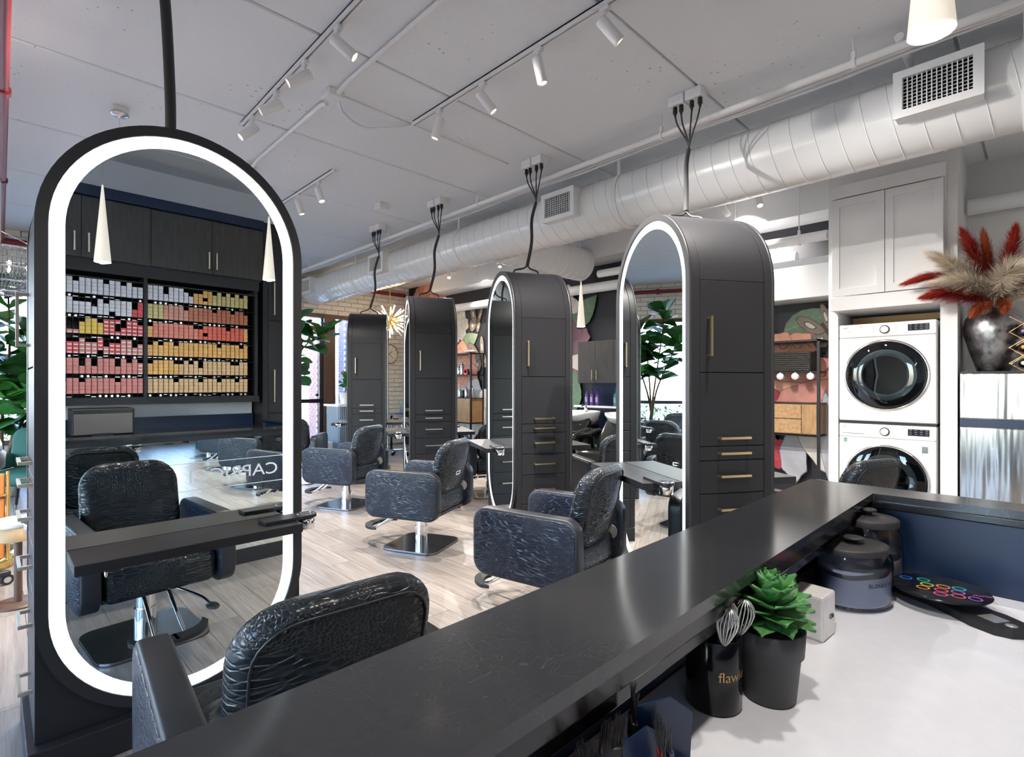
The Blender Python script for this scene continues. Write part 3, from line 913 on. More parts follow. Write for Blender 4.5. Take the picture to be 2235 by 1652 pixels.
# ================================================================== MIRROR STATIONS
HT, SW, SD = 2.355, .91, .515
def make_station(loc, rz, label, shelf_z, metal, both=True):
    t_ = thing('mirror_station', (loc[0], loc[1], 0), label, 'mirror station', rz)
    hw, hd = SW/2, SD/2
    fr = .062                                     # thickness of the rounded side frames
    MB().box(-hd+.03, hd+.03, -hw-.02, hw-.05, 0, .115).build('plinth', M_['station_dark'], t_, bevel=.003)
    # core body with rounded top, its front slightly behind the fronts
    n = 20; ym = hw-.012
    prof = [(ym*cos(pi*k/n), HT-hw+ym*sin(pi*k/n)) for k in range(n+1)] + [(-ym, .115), (ym, .115)]
    MB().prism(prof, 'x', -hd+fr, hd-fr, smooth=False).build('carcass', M_['gap_dark'], t_)
    # top hood: curved sheet over the core
    zc = HT-hw
    o_, i_ = [], []
    for k in range(n+1):
        a = pi*k/n
        o_.append(((hw-.002)*cos(a), zc+(hw-.002)*sin(a))); i_.append(((hw-.02)*cos(a), zc+(hw-.02)*sin(a)))
    hood = MB(); x0, x1 = -hd+fr+.003, hd-fr-.003
    v = [(x0,)+p for p in o_] + [(x1,)+p for p in o_]; m_ = n+1
    hood.add(v, [(k, k+1, m_+k+1, m_+k) for k in range(n)], True)
    v = [(x0,)+p for p in i_] + [(x1,)+p for p in i_]
    hood.add(v, [(k+1, k, m_+k, m_+k+1) for k in range(n)], True)
    for xx in (x0, x1):
        v = [(xx,)+p for p in o_] + [(xx,)+p for p in i_]
        hood.add(v, [(k, k+1, m_+k+1, m_+k) for k in range(n)])
    for kk in (0, n):
        hood.add([(x0,)+o_[kk], (x1,)+o_[kk], (x1,)+i_[kk], (x0,)+i_[kk]], [(0,1,2,3)])
    hood.build('hood', M_['station_dark'], t_)
    MB().box(-hd+fr, hd-fr, hw-.02, hw-.004, .115, zc).build('back_panel', M_['station_dark'], t_)
    yf = -hw+.002
    def front(nm, z0, z1, hz, vertical=False):
        g = .0028
        f = MB().box(-hd+fr+g, hd-fr-g, yf, yf+.018, z0+g, z1-g).build(nm, M_['station_dark'], t_, bevel=.0012, seg=1)
        hb = MB()
        if hz is None: return
        if vertical:
            xx = -hd+fr+.05
            hb.box(xx-.006, xx+.006, yf-.038, yf-.028, hz-.105, hz+.105)
            for s in (-1, 1): hb.box(xx-.006, xx+.006, yf-.03, yf, hz+s*.099-.006, hz+s*.099+.006)
        else:
            hb.box(-.09, .09, yf-.038, yf-.028, hz-.006, hz+.006)
            for s in (-1, 1): hb.box(s*.084-.006, s*.084+.006, yf-.03, yf, hz-.006, hz+.006)
        hb.build('handle', M_[metal], f)
    front('door', 1.41, 1.90, 1.60, True)
    front('drawer', 1.02, 1.41, 1.065); front('drawer', .945, 1.02, .985); front('drawer', .77, .945, .865)
    front('drawer', .60, .77, .69); front('drawer', .36, .60, .48); front('drawer', .115, .36, .24)
    # rounded frames with LED ring and mirror on both sides
    zb0 = .10
    for s in (-1, 1):
        o1 = stadium(hw, zb0, HT); 
        a0, a1 = s*(hd-fr), s*(hd-.016)
        body = MB().prism(o1, 'x', min(a0,a1), max(a0,a1), smooth=True)
        body.build('side_frame', M_['station_dark'], t_)
        lo = MB()                                  # straight lower corners beside the rounded foot of the frame
        for sy in (-1, 1):
            q = [(sy*hw*.995, .117), (sy*hw*.995, zb0+hw)] + [(sy*hw*.995*cos(pi/2*k/10), zb0+hw-hw*.995*sin(pi/2*k/10)) for k in range(1, 10)] + [(sy*.05, .117)]
            lo.prism(q, 'x', min(s*(hd-fr), s*(hd-.022)), max(s*(hd-fr), s*(hd-.022)))
        lo.build('lower_panel', M_['station_dark'], t_)
        b0, b1 = sorted((s*(hd-.016), s*hd))
        MB().ring(o1, stadium(hw-.036, zb0+.036, HT-.036), 'x', b0, b1).build('rim', M_['station_rim'], t_)
        ring = MB(); po, pi2 = stadium(hw-.036, zb0+.036, HT-.036), stadium(hw-.081, zb0+.081, HT-.081)
        c0, c1 = sorted((s*(hd-.016), s*(hd-.010)))
        ring.ring(po, pi2, 'x', c0, c1).build('led_ring', M_['led'], t_)
        c0, c1 = sorted((s*(hd-.0155), s*(hd-.0112)))
        MB().prism(stadium(hw-.081, zb0+.081, HT-.081), 'x', c0, c1).build('mirror_glass', M_['mirror'], t_)
        # shelf: .74 wide, off the mirror .22
        sx0, sx1 = sorted((s*(hd-.009), s*(hd+.215)))
        sh = MB().box(sx0, sx1, -.37, .37, shelf_z-.036, shelf_z).build('shelf', M_['station_dark'], t_, bevel=.002)
        e = s                                       # holder at the right-hand end when facing the mirror
        yy = (-.37) if s < 0 else .37
        sg = -1 if s < 0 else 1
        cx = s*(hd+.115)
        pts = [(cx-.038, yy-sg*.13), (cx+.038, yy-sg*.13), (cx+.042, yy+sg*.03)] + [(cx+.042*cos(pi*k/10), yy+sg*(.055+.045*sin(pi*k/10))) for k in range(11)] + [(cx-.042, yy+sg*.03)]
        MB().prism(pts, 'z', shelf_z+.001, shelf_z+.014).build('tool_holder', M_['black_plastic'], sh, bevel=.003)
        cup = MB().lathe([(.033,.016),(.036,.018),(.036,-.048),(.0,-.048),(0,-.045),(.033,-.045),(.033,.016)], 24, (cx, yy+sg*.055, shelf_z))
        cup.build('holder_cup', M_['chrome'], sh)
        hk = cm([(cx, -yy*.75, shelf_z-.036),(cx,-yy*.75,shelf_z-.07),(cx+.012,-yy*.75,shelf_z-.078),(cx+.02,-yy*.75,shelf_z-.06)],4)
        MB().tube(hk, .004, 6).build('bag_hook', M_['chrome'], sh)
    return t_
ST = [((.535,2.65), -89.5, 'large lit arched mirror station facing the bar, tubes rack mirrored in it', .765, 'champagne'),
      ((3.02,1.55), -31.5, 'arched black mirror station nearest the washer with brass drawer pulls', .825, 'brass'),
      ((3.435,3.32), -27, 'arched black mirror station third from the storefront, behind the front swivel chair', .82, 'brass'),
      ((3.555,5.01), -28.6, 'arched black mirror station second from the storefront, peach flower shelf beside it', .82, 'champagne'),
      ((3.795,6.81), -33, 'arched black mirror station nearest the storefront, in front of the starburst chandelier', .82, 'champagne')]
for loc, a, lab, sz, mt in ST:
    make_station(loc, R(a), lab, sz, mt)

# power drops from the ceiling
BX = [None, (3.72,1.896), (3.74,3.50), (3.74,5.09), (3.75,6.50)]
WORD = ['', 'nearest the closet', 'second from the closet', 'third from the closet', 'nearest the storefront']
for k in range(1, 5):
    bx, by = BX[k]
    for j, s in enumerate((-1, 1)):
        jbox('junction_box', bx, by+s*.068, .115, .125, .075, 'white ceiling outlet box %s, %s of its pair' % (WORD[k], ('near half', 'far half')[j]))
    (sx, sy), a = ST[k][0], R(ST[k][1])
    t_ = thing('power_drop', (bx, by, ZC), 'black bundled power cords dropping from the outlet boxes %s' % WORD[k], 'cord')
    tx, ty, tz = sx-bx, sy-by, HT-ZC
    ends = [(-.02,-.11,-.08), (-.02,-.045,-.08), (-.02,.04,-.08), (-.02,.09,-.08)]
    my = (.02, 0, -.42)
    for e in ends:
        MB().cyl(e, (e[0],e[1],e[2]-.045), .016, .018, n=12).cyl((e[0],e[1],e[2]-.045),(e[0],e[1],e[2]-.07), .012, .008, n=10).build('plug', M_['black_plastic'], t_)
        MB().tube(cm([(e[0],e[1],e[2]-.06),(e[0]*.8,e[1]*.8,e[2]-.14),(my[0],my[1]+e[1]*.1,my[2]+.06),my],5), .0065, 6).build('plug_lead', M_['cord_black'], t_)
    mid = [my, (tx*.25-.01, ty*.25, -.62), (tx*.55+.03, ty*.5, -.86), (tx*.86, ty*.86, tz+.09)]
    MB().tube(cm(mid, 8), .0155, 10).build('sleeve', M_['cord_black'], t_)
    ca, sa = cos(a), sin(a)
    for s in (-1, 1):
        e = (tx + s*.12*ca, ty + s*.12*sa, tz-.01)
        MB().tube(cm([mid[-1], (mid[-1][0]*.7+e[0]*.3, mid[-1][1]*.7+e[1]*.3, tz+.055), (e[0]*.9+mid[-1][0]*.1, e[1]*.9+mid[-1][1]*.1, tz+.03), e], 5), .008, 6).build('tail_lead', M_['cord_black'], t_)
t_ = thing('power_drop', (.53, 2.67, HT), 'black sleeved power cord rising from the top of the large lit mirror', 'cord')
MB().tube(cm([(0,0,-.01),(.0,.0,.25),(-.02,.01,.7),(-.06,.02,1.02),(-.08,.02,ZC-HT)],6), .0215, 10).build('sleeve', M_['cord_black'], t_)
MB().cyl((-.08,.02,ZC-HT-.06),(-.08,.02,ZC-HT), .045, n=16).build('ceiling_cover', M_['white_metal'], t_)
# ================================================================== SALON CHAIRS
def make_chair(label):
    t_ = thing('salon_chair', (0,0,0), label, 'salon chair', group='black salon chairs')
    aw = .078                                                        # chair faces local +y
    seat = MB()
    def sf_(a, b, c):
        z = .405 + c
        z -= max(0, b-.16)**2*1.3
        return (a, b+.01, z)
    seat.pillow(.50, .60, .05, .17, .05, .012, sf_, 5)
    seat.build('seat', M_['croc_soft'], t_)
    MB().box(-.235, .235, -.27, .22, .295, .325).build('seat_pan', M_['black_plastic'], t_, bevel=.006)
    back = MB()
    tilt = R(13)
    def bf(a, b, c):
        cv = .35*a*a                                                   # wraps round the sitter
        y = -.235 + cv - c
        zz = .675 + b
        y -= (zz-.46)*math.tan(tilt)
        y -= .10*max(0, b-.08)**2*6
        return (a, y, zz)
    back.pillow(.465, .45, .125, .105, .045, .012, bf, 6)
    bo = back.build('backrest', M_['croc_soft'], t_)
    pipe_pts = [bf(p[0], p[1], .052) for p in rrect(.400, .385, .092, 6)]
    MB().tube(pipe_pts, .0035, 5, closed=True).build('piping', M_['band_leather'], bo)
    yb = bf(0, -.05, .066)
    hp = MB().ring(rrect(.075, .034, .006, 2), rrect(.055, .016, .004, 2), 'y', -.004, .004, smooth=False)
    hp.build('handle_plate', M_['chrome'], bo, loc=(0, yb[1], yb[2]), rot=(R(13),0,0))
    MB().box(-.0275, .0275, -.002, .0, -.008, .008).build('handle_slot', M_['black_plastic'], bo, loc=(0, yb[1], yb[2]), rot=(R(13),0,0))
    for s in (-1, 1):
        xo = s*(.255+aw/2)
        arm = MB().pillow(.66, .375, .085, aw, .012, 0, lambda a, b, c, xo=xo: (xo+c, a+.0, .472+b), 6)
        ao = arm.build('armrest', M_['band_leather'], t_)
        pn = MB().pillow(.635, .35, .075, .014, .006, .004, lambda a, b, c, xo=xo, s=s: (xo+s*(aw/2-.003)+c, a, .472+b), 6)
        pn.build('outer_panel', M_['croc'], ao)
        pn = MB().pillow(.635, .35, .075, .014, .006, .002, lambda a, b, c, xo=xo, s=s: (xo-s*(aw/2-.003)+c, a, .472+b), 6)
        pn.build('inner_panel', M_['croc'], ao)
        kn = MB().cyl((xo-s*aw/2, -.26, .47), (xo-s*(aw/2+.010), -.26, .47), .042, n=24).build('tilt_cover', M_['tilt_grey'], t_)
    MB().cyl((0,0,.012), (0,0,.16), .052, n=28).build('pump_sleeve', M_['chrome'], t_)
    MB().cyl((0,0,.10), (0,0,.30), .044, n=28).build('column', M_['chrome'], t_)
    pl = MB().prism(rrect(.50, .50, .085, 6), 'z', .004, .016).build('base_plate', M_['base_steel'], t_, bevel=.002)
    MB().prism(rrect(.505, .505, .087, 6), 'z', 0, .004).build('base_gasket', M_['black_rubber'], pl)
    # foot rest: two bent rods and two kidney pads
    fr = MB()
    for s in (-1, 1):
        fr.tube(cm([(s*.055,.10,.31),(s*.055,.17,.28),(s*.06,.36,.15),(s*.065,.43,.116),(s*.08,.47,.124)],5), .0095, 8)
    fo = fr.build('footrest_rods', M_['chrome'], t_)
    for s in (-1, 1):
        n = 12; q = []
        for k in range(n+1):
            a = R(100 - 85*k/n); q.append((s*(.02+.155*sin(R(90)-a+R(0))*1.0), .35+.17*sin(a)))
        inn = [(p[0]*.94, p[1]-.075+.02*k/n) for k, p in enumerate(q)]
        MB().prism(q + inn[::-1], 'z', .128, .148).build('foot_pad', M_['black_rubber'], fo, bevel=.004)
    lv = cm([(.03,.02,.285),(.10,.12,.262),(.17,.28,.235),(.19,.36,.21)],5)
    lo = MB().tube(lv, [.008]*len(lv), 8).build('pump_lever', M_['chrome'], t_)
    MB().lathe([(0,-.006),(.026,-.006),(.03,0),(.026,.007),(0,.008)], 16, (.195,.385,.205), sy=1.7).build('lever_pad', M_['black_rubber'], lo)
    MB().box(.21, .235, -.338, -.330, .40, .43).build('care_tag', M_['lettering_black'], t_)
    return t_
CH = [((.575,1.43), -4, 'black croc leather salon chair at the large lit mirror, back to the bar'),
      ((2.31,2.02), 12, 'black croc leather salon chair largest in mid-floor, just beyond the bar'),
      ((2.54,3.68), 25, 'black croc leather salon chair centred on the open floor, second from the bar'),
      ((2.77,5.47), 25, 'black croc leather salon chair third from the bar, in front of the farthest station'),
      ((2.93,7.22), -38, 'black croc leather salon chair by the entrance door, half hidden by the lit mirror'),
      ((3.86,1.02), -20, 'black croc leather salon chair peeking over the bar before the washer'),
      ((4.18,2.92), -30, 'black croc leather salon chair between the two brass-handled stations, back turned'),
      ((4.28,4.75), -25, 'black croc leather salon chair half hidden behind the third station shelf')]
ch0 = make_chair(CH[0][2])
ch0.location = (CH[0][0][0], CH[0][0][1], 0); ch0.rotation_euler = (0,0,R(CH[0][1]))
for (p, a, lab) in CH[1:]:
    copy_tree(ch0, (p[0], p[1], 0), R(a), lab, 'black salon chairs')

# ================================================================== RECEPTION BAR
YFAR, YNEAR = .605, .385
bar = thing('reception_bar', (0,0,0), 'long black topped reception bar with mirrored front crossing the foreground', 'counter')
XB0, XB1 = -1.4, 2.135
def ls(pts): return pts
top = MB().prism([(XB0,YFAR),(XB1,YFAR),(XB1,-.80),(1.995,-.80),(1.995,YNEAR),(XB0,YNEAR)][::-1], 'z', ZB-.022, ZB)
top.build('bar_top', M_['bar_top'], bar, bevel=.003)
MB().box(XB0, 2.0, YNEAR+.012, YNEAR+.03, ZB-.062, ZB-.022).build('edge_bead', M_['bar_edge'], bar, bevel=.004)
MB().box(XB0, 2.0, YNEAR+.03, YNEAR+.05, ZB-.10, ZB-.05).build('apron', M_['bar_edge'], bar, bevel=.003)
MB().box(1.985, 2.0, -.80, YNEAR+.03, ZB-.045, ZB-.022).build('edge_bead', M_['bar_edge'], bar, bevel=.004)
MB().box(XB0, XB1-.12, .54, YFAR-.02, 0, ZB-.022).build('front_wall', M_['navy_paint'], bar)
MB().box(2.012, XB1-.012, -.80, YFAR-.02, 0, ZB-.022).build('end_wall', M_['navy_paint'], bar)
MB().box(XB0+.02, XB1-.03, YFAR-.02, YFAR-.014, .11, .95).build('mirror_front', M_['counter_mirror'], bar)
MB().box(XB0, XB1-.01, YFAR-.02, YFAR-.006, 0, .11).build('kick_board', M_['black_plastic'], bar)
MB().box(XB0, XB1-.01, YFAR-.02, YFAR-.006, .95, ZB-.022).build('head_rail', M_['black_plastic'], bar)
# etched name on the mirrored front, read from the salon floor
tx = text_mb('CAPRICCI  RICCI', .072, depth=.0006)
xs = [v[0] for v in tx.v]; w = max(xs)-min(xs); sc = 1.04/w
Mx = Matrix(((-sc,0,0,0),(0,0,1,0),(0,.052/.05*sc*.62 if False else sc*.9,0,0),(0,0,0,1)))
tx.xf(Mx)
tx.build('etched_name', M_['lettering_white'], bar, loc=(1.07, YFAR-.0128, .69))
ln = MB()
for (x0, x1, z0, z1) in ((.48,1.66,.786,.791),(.48,1.66,.592,.597),(.478,.483,.592,.791),(1.658,1.663,.592,.791)):
    ln.box(x0, x1, YFAR-.014, YFAR-.0132, z0, z1)
ln.build('etched_border', M_['lettering_white'], bar)
desk = thing('desk_top', (0,0,0), 'white quartz work surface behind the bar', 'worktop')
MB().box(XB0, 2.011, -.42, .539, ZW-.03, ZW).build('quartz_slab', M_['desk_quartz'], desk, bevel=.002)
MB().box(XB0, 2.011, -.38, -.36, .0, ZW-.03).build('support_panel', M_['station_dark'], desk)

# ================================================================== THINGS ON THE DESK
def oval_jar(loc, rx, ry, h, rz, mfill, label, lines, fill=.6, lit=None):
    t_ = thing('glass_jar', (loc[0], loc[1], ZW), label, 'jar', rz)
    k = 1.0
    prof = [(0,.004),(.93,.004),(1.0,.014),(1.0,h*.70),(.97,h*.80),(.85,h*.88),(.80,h*.90),(.80,h*.93)]
    g = MB()
    for sc_, rev in ((1, False), (.955, True)):
        pr = [(a*rx*sc_, z) for a, z in prof]
        g.lathe(pr[::-1] if rev else pr, 36, sy=ry/rx)
    g.build('glass', M_['jar_glass'], t_)
    f = MB()
    n = 36; top_ = []
    pr = [(0,.010),(.88,.010),(.94,.018)]
    f.lathe([(a*rx, z) for a, z in pr], n, sy=ry/rx)
    ringv = [(.94*rx*cos(2*pi*q/n), .94*ry*sin(2*pi*q/n), .018) for q in range(n)]
    up = [(.94*rx*cos(2*pi*q/n), .94*ry*sin(2*pi*q/n), h*fill*(.80+.10*noise.noise((1.3*cos(2*pi*q/n), 1.3*sin(2*pi*q/n), rx*40))+.12*sin(2*pi*q/n+1.0))) for q in range(n)]
    md = [(.5*p[0], .5*p[1], h*fill*.72) for p in up]
    f.add(ringv+up, [(q,(q+1)%n,n+(q+1)%n,n+q) for q in range(n)], True)
    f.add(up+md, [(q,(q+1)%n,n+(q+1)%n,n+q) for q in range(n)], True)
    f.add(md+[(0,0,h*fill*.66)], [(q,(q+1)%n,n) for q in range(n)], True)
    f.build('powder', M_[mfill], t_)
    l = MB().lathe([(0,h*.97),(.2,h*.965),(.86,h*.945),(.90,h*.935),(.90,h*.875),(.82,h*.875)][::-1] and [(.90*rx,h*.86),(.91*rx,h*.945),(.86*rx,h*.965),(.2*rx,h*.985),(0,h*.985)], 36, sy=ry/rx)
    lo = l.build('lid', M_['lid_dark'], t_)
    MB().lathe([(.10*rx,h*.98),(.10*rx,h*1.03),(.24*rx,h*1.05),(.26*rx,h*1.07),(.2*rx,h*1.085),(0,h*1.09)], 24).build('lid_knob', M_['lid_dark'], lo)
    for q, (txt, ang, zz, sz) in enumerate(lines):
        tm = text_mb(txt, sz, depth=.0004)
        def mp_(p):
            a = ang + p[0]/rx
            return (rx*1.004*cos(a)+p[2]*0, ry*1.004*sin(a), zz+p[1])
        tm.v = [mp_(p) for p in tm.v]
        tm.build('jar_lettering', M_['lettering_black'], t_)
oval_jar((1.885,.375), .085, .085, .205, R(20), 'powder_white', 'round glass jar of white clay powder with black lid in the desk corner', [('BLONDE ME', R(-160), .105, .014), ('CLAY', R(-163), .088, .014)], .62)
oval_jar((1.685,.37), .105, .082, .165, R(-25), 'powder_blue', 'wide glass jar of pale blue lightening powder with black lid', [('BLONDE ME', R(-92), .072, .015)], .78)
b = MB().box(-.04, .04, -.04, .04, 0, .105).build('marble_block', M_['marble'], loc=(1.40,.395,ZW), rot=(0,0,R(-4)), bevel=.006)
tag(b, 'white marble block beside the wide jar', 'block')
tm = text_mb('Olu', .018, depth=.0004); tm.xf(Matrix.Rotation(R(90), 4, 'X')); tm.build('engraving', M_['lettering_black'], b, loc=(.012,-.0405,.05))
# mug of whisks
mug = thing('black_mug', (.962,.438,ZW), 'glossy black mug with gold lettering holding wire whisks', 'mug')
MB().lathe([(0,0),(.047,0),(.050,.004),(.050,.132),(.0485,.134),(.046,.132),(.046,.008),(0,.008)], 40).build('mug_body', M_['mug_black'], mug)
tm = text_mb('flawless', .026, align='LEFT', depth=.0003); 
tm.v = [(.0504*cos(R(-146)+p[0]/.0504), .0504*sin(R(-146)+p[0]/.0504), .072+p[1]) for p in tm.v]
tm.build('mug_lettering', M_['lettering_gold'], mug)
def whisk(base, tip, m, label, r=.024, L=.075, nl=9):
    base, tip = Vector(base), Vector(tip)
    t_ = thing('whisk', base, label, 'whisk', group='colour whisks in the mug')
    d_ = (tip-base).normalized(); a = d_.orthogonal().normalized(); bb = d_.cross(a)
    Lh = (tip-base).length - L
    MB().cyl((0,0,0), d_*Lh, .0045, n=8).build('whisk_handle', M_[m], t_)
    for k in range(nl):
        an = pi*k/nl; e = a*cos(an) + bb*sin(an)
        pts = []
        for q in range(15):
            u = q/14*2*pi - pi                                   # closed loop of a drop
            yy = (1+cos(u))/2
            pts.append(d_*(Lh + L*(yy**.8)) + e*(r*sin(u)*(.35+.65*(yy**.5))))
        MB().tube(pts, .0011, 5, caps=False).build('whisk_wire', M_[m], t_)
Z0 = ZW+.012
whisk((.955,.450,Z0), (.95,.405,ZW+.205), 'wire_white', 'silver wire whisk standing upright in the black mug')
whisk((.985,.425,Z0), (.985,.388,ZW+.200), 'wire_white', 'silver wire whisk leaning towards the plant in the black mug')
whisk((.940,.425,Z0), (.925,.392,ZW+.20), 'wire_white', 'silver wire whisk at the front of the black mug', .022)
whisk((.985,.470,Z0), (.995,.425,ZW+.205), 'wire_black', 'black wire whisk at the back of the mug')
cup2 = thing('whisk_cup', (1.27,.45,ZW), 'small black cup of dark whisks behind the succulent', 'cup')
MB().lathe([(0,0),(.036,0),(.036,.10),(.033,.10),(.033,.006),(0,.006)], 28).build('cup_body', M_['mug_black'], cup2)
whisk((1.275,.45,Z0), (1.30,.425,ZW+.17), 'wire_black', 'black wire whisk in the small cup beside the marble block')
whisk((1.262,.44,Z0), (1.255,.415,ZW+.165), 'wire_black', 'second black wire whisk in the small cup, nearer the plant')
# succulent
su = thing('potted_succulent', (1.058,.372,ZW), 'green rosette succulent in a charcoal pot on the desk', 'plant')
MB().lathe([(0,0),(.044,0),(.047,.004),(.0555,.088),(.0605,.090),(.0635,.135),(.061,.137),(.057,.135),(.055,.10),(0,.10)], 40).build('pot', M_['pot_charcoal'], su)
MB().lathe([(0,.128),(.057,.126)], 24).build('potting_soil', M_['soil'], su)
random.seed(3)
lm = []
for sc_ in (1.0,):
    g = MB(); n = 8; rows = []
    for k in range(n+1):
        u = k/n
        w = .23*sin(pi*min(1, u*.78+.12))**.8*(1-u**5) + .001
        z = .10*sin(pi*u*.8) + .22*u*u*.6
        rows += [(u, -w, z+.07*1), (u, 0, z), (u, w, z+.07), (u, 0, z-.075*(1-u)**.6-.01)]
    fs = []
    for k in range(n):
        for q in range(4):
            fs.append((k*4+q, k*4+(q+1)%4, (k+1)*4+(q+1)%4, (k+1)*4+q))
    g.add(rows, fs, True); lme = g.mesh('leaf'); lme.materials.append(M_['succulent'])
k = 0
for ringi, (cnt, el, ln_, zz, rr_) in enumerate(((3,74,.032,.208,.003),(5,58,.044,.202,.005),(6,44,.056,.194,.007),(7,30,.066,.184,.009),(8,16,.074,.172,.011),(9,2,.077,.160,.013),(9,-14,.075,.150,.014))):
    for q in range(cnt):
        an = 2*pi*q/cnt + ringi*.9 + random.uniform(-.12,.12)
        o = bpy.data.objects.new('leaf', lme); COL.objects.link(o); o.parent = su
        o.location = (rr_*cos(an), rr_*sin(an), zz); s = ln_*.92*random.uniform(.9,1.1)
        o.scale = (s, s*1.75, s); o.rotation_euler = (0, -R(el+random.uniform(-6,6)), an)
MB().cyl((0,0,.12),(0,0,.205), .012, .004, 10).build('stalk', M_['succulent'], su)
# colour scale
scl = thing('kitchen_scale', (1.83,.20,ZW), 'black digital colour scale with round glass plate and rainbow loop print', 'scale', R(-124))
scl.scale = (1.22,1.22,1.1)
body = MB()
pts = []
for k in range(17):
    u = k/16; x_ = -.11+.27*u
    pts.append((x_, .034 - .012*sin(pi*min(1,u*1.5))))
outline = [(p[0], p[1]+.014*(1 if p[0] < .04 else 1)) for p in pts] 
poly = [(-.115,-.03),(-.06,-.038),(.0,-.030),(.05,-.036),(.10,-.045),(.14,-.040),(.160,-.022),(.166,0),(.160,.022),(.14,.040),(.10,.045),(.05,.036),(0,.030),(-.06,.038),(-.115,.03)]
body.prism(poly, 'z', .0, .018); bo = body.build('scale_body', M_['black_plastic'], scl, bevel=.005)
MB().lathe([(0,.018),(.03,.018),(.022,.034),(0,.034)], 24).build('load_post', M_['black_plastic'], scl)
pl = MB().lathe([(0,.036),(.088,.036),(.0895,.0385),(.088,.041),(0,.041)], 48).build('weighing_plate', M_['screen_dark'], scl)
MB().box(.092, .128, -.018, .018, .018, .0186).build('display', M_['dryer_silver'], bo)
MB().lathe([(0,.0),(.011,.0),(.009,.0016),(0,.002)], 16, (.143,.0,.018)).build('power_button', M_['dryer_silver'], bo)
rain = [(.02,.16,.62),(.02,.42,.42),(.65,.62,.08),(.85,.33,.05),(.80,.10,.14),(.75,.08,.30),(.32,.12,.50)]
for q, c in enumerate(rain): mat('loop_%d' % q, c, .4)
loops = [(-.066,-.018,0),(-.02,-.012,2),(-.003,.012,3),(-.008,-.036,3),(.013,-.012,4),(.03,.012,6),(.03,-.034,5),(.047,-.008,4),(.014,.034,1),(.066,.012,6),(-.046,.008,1)]
for (lx, ly, q) in loops:
    n = 18; MB().ring([(lx+.0125*cos(2*pi*k/n), ly+.0125*sin(2*pi*k/n)) for k in range(n)], [(lx+.0095*cos(2*pi*k/n), ly+.0095*sin(2*pi*k/n)) for k in range(n)], 'z', .0411, .0415, smooth=False).build('printed_loop', M_['loop_%d' % q], pl)
tm = text_mb('FRAMAR', .009, depth=.0001); tm.build('plate_lettering', M_['loop_5'], pl, loc=(.058,.042,.0413), rot=(0,0,R(60)))
# tint brush caddy at the desk edge
cad = thing('brush_caddy', (.575,.375,ZW), 'dark caddy stuffed with tint brushes and balayage paddles at the frame edge', 'caddy')
MB().ring(rrect(.22,.12,.02,3), rrect(.212,.112,.017,3), 'z', 0, .06, smooth=False).box(-.10,.10,-.05,.05,0,.004).build('caddy_body', M_['black_plastic'], cad)
random.seed(11)
def paddle(x, y, a, tilt, m, label, w=.075, h=.13):
    t_ = thing('balayage_paddle', (x, y, ZW+.006), label, 'paddle', R(a))
    q = [(-w*.18,0),(w*.18,0),(w*.3,h*.25),(w*.5,h*.4),(w*.5,h*.86),(w*.1,h),(-w*.5,h*.94),(-w*.5,h*.4),(-w*.3,h*.25)]
    mb = MB().prism(q, 'y', -.0015, .0015); mb.xf(Matrix.Rotation(R(tilt), 4, 'X')); mb.build('paddle_board', M_[m], t_, bevel=.0006, seg=1)
    mb = MB().box(-.012,.012,-.004,.004,0,h*.3); mb.xf(Matrix.Rotation(R(tilt), 4, 'X')); mb.build('grip', M_['black_plastic'], t_)
paddle(0.540,0.355, 20, -12, 'cyan_plastic', 'deep blue paddle at the front of the caddy', .075, .145)
paddle(0.590,0.345, -15, -8, 'cyan_plastic', 'dark blue paddle overlapping the red brush', .075, .15)
paddle(0.655,0.375, -38, 6, 'cyan_plastic', 'tall blue paddle at the mug side of the caddy', .08, .17)
paddle(0.495,0.370, 35, -16, 'cyan_plastic', 'small bright blue paddle at the caddy corner', .06, .11)
def brush(x, y, a, tilt, m, label, L=.15):
    t_ = thing('tint_brush', (x, y, ZW+.006), label, 'brush', R(a))
    M4 = Matrix.Rotation(R(tilt), 4, 'X')
    mb = MB().box(-.007,.007,-.003,.003,0,L*.62).box(-.016,.016,-.0045,.0045,L*.60,L*.78); mb.xf(M4); mb.build('brush_handle', M_[m], t_, bevel=.002)
    mb = MB()
    for k in range(26):
        xx = -.015+.03*k/25; mb.cyl((xx,random.uniform(-.003,.003),L*.77), (xx*1.25+random.uniform(-.003,.003),random.uniform(-.006,.006),L*1.0+random.uniform(-.004,.004)), .0008, .0004, 4)
    mb.xf(M4); tag(mb.build('bristles', M_['wire_black'], t_), kind='stuff')
brush(0.600,0.330, 40, -4, 'red_plastic', 'red tint brush standing in the caddy', .165)
brush(0.555,0.400, -30, 10, 'black_plastic', 'black tint brush leaning back under the bar', .185)
brush(0.610,0.400, 40, 4, 'black_plastic', 'black tint brush next to the red brush', .18)
brush(0.640,0.350, 70, -6, 'cyan_plastic', 'blue handled tint brush beside the tall paddle', .15)
brush(0.500,0.355, 25, -10, 'black_plastic', 'black tint brush tilted towards the bar end of the caddy', .17)
brush(0.530,0.385, -60, 12, 'black_plastic', 'slim black tint brush behind the small paddle', .175)
brush(0.505,0.390, 0, 8, 'black_plastic', 'black tint brush at the far corner of the caddy', .16)
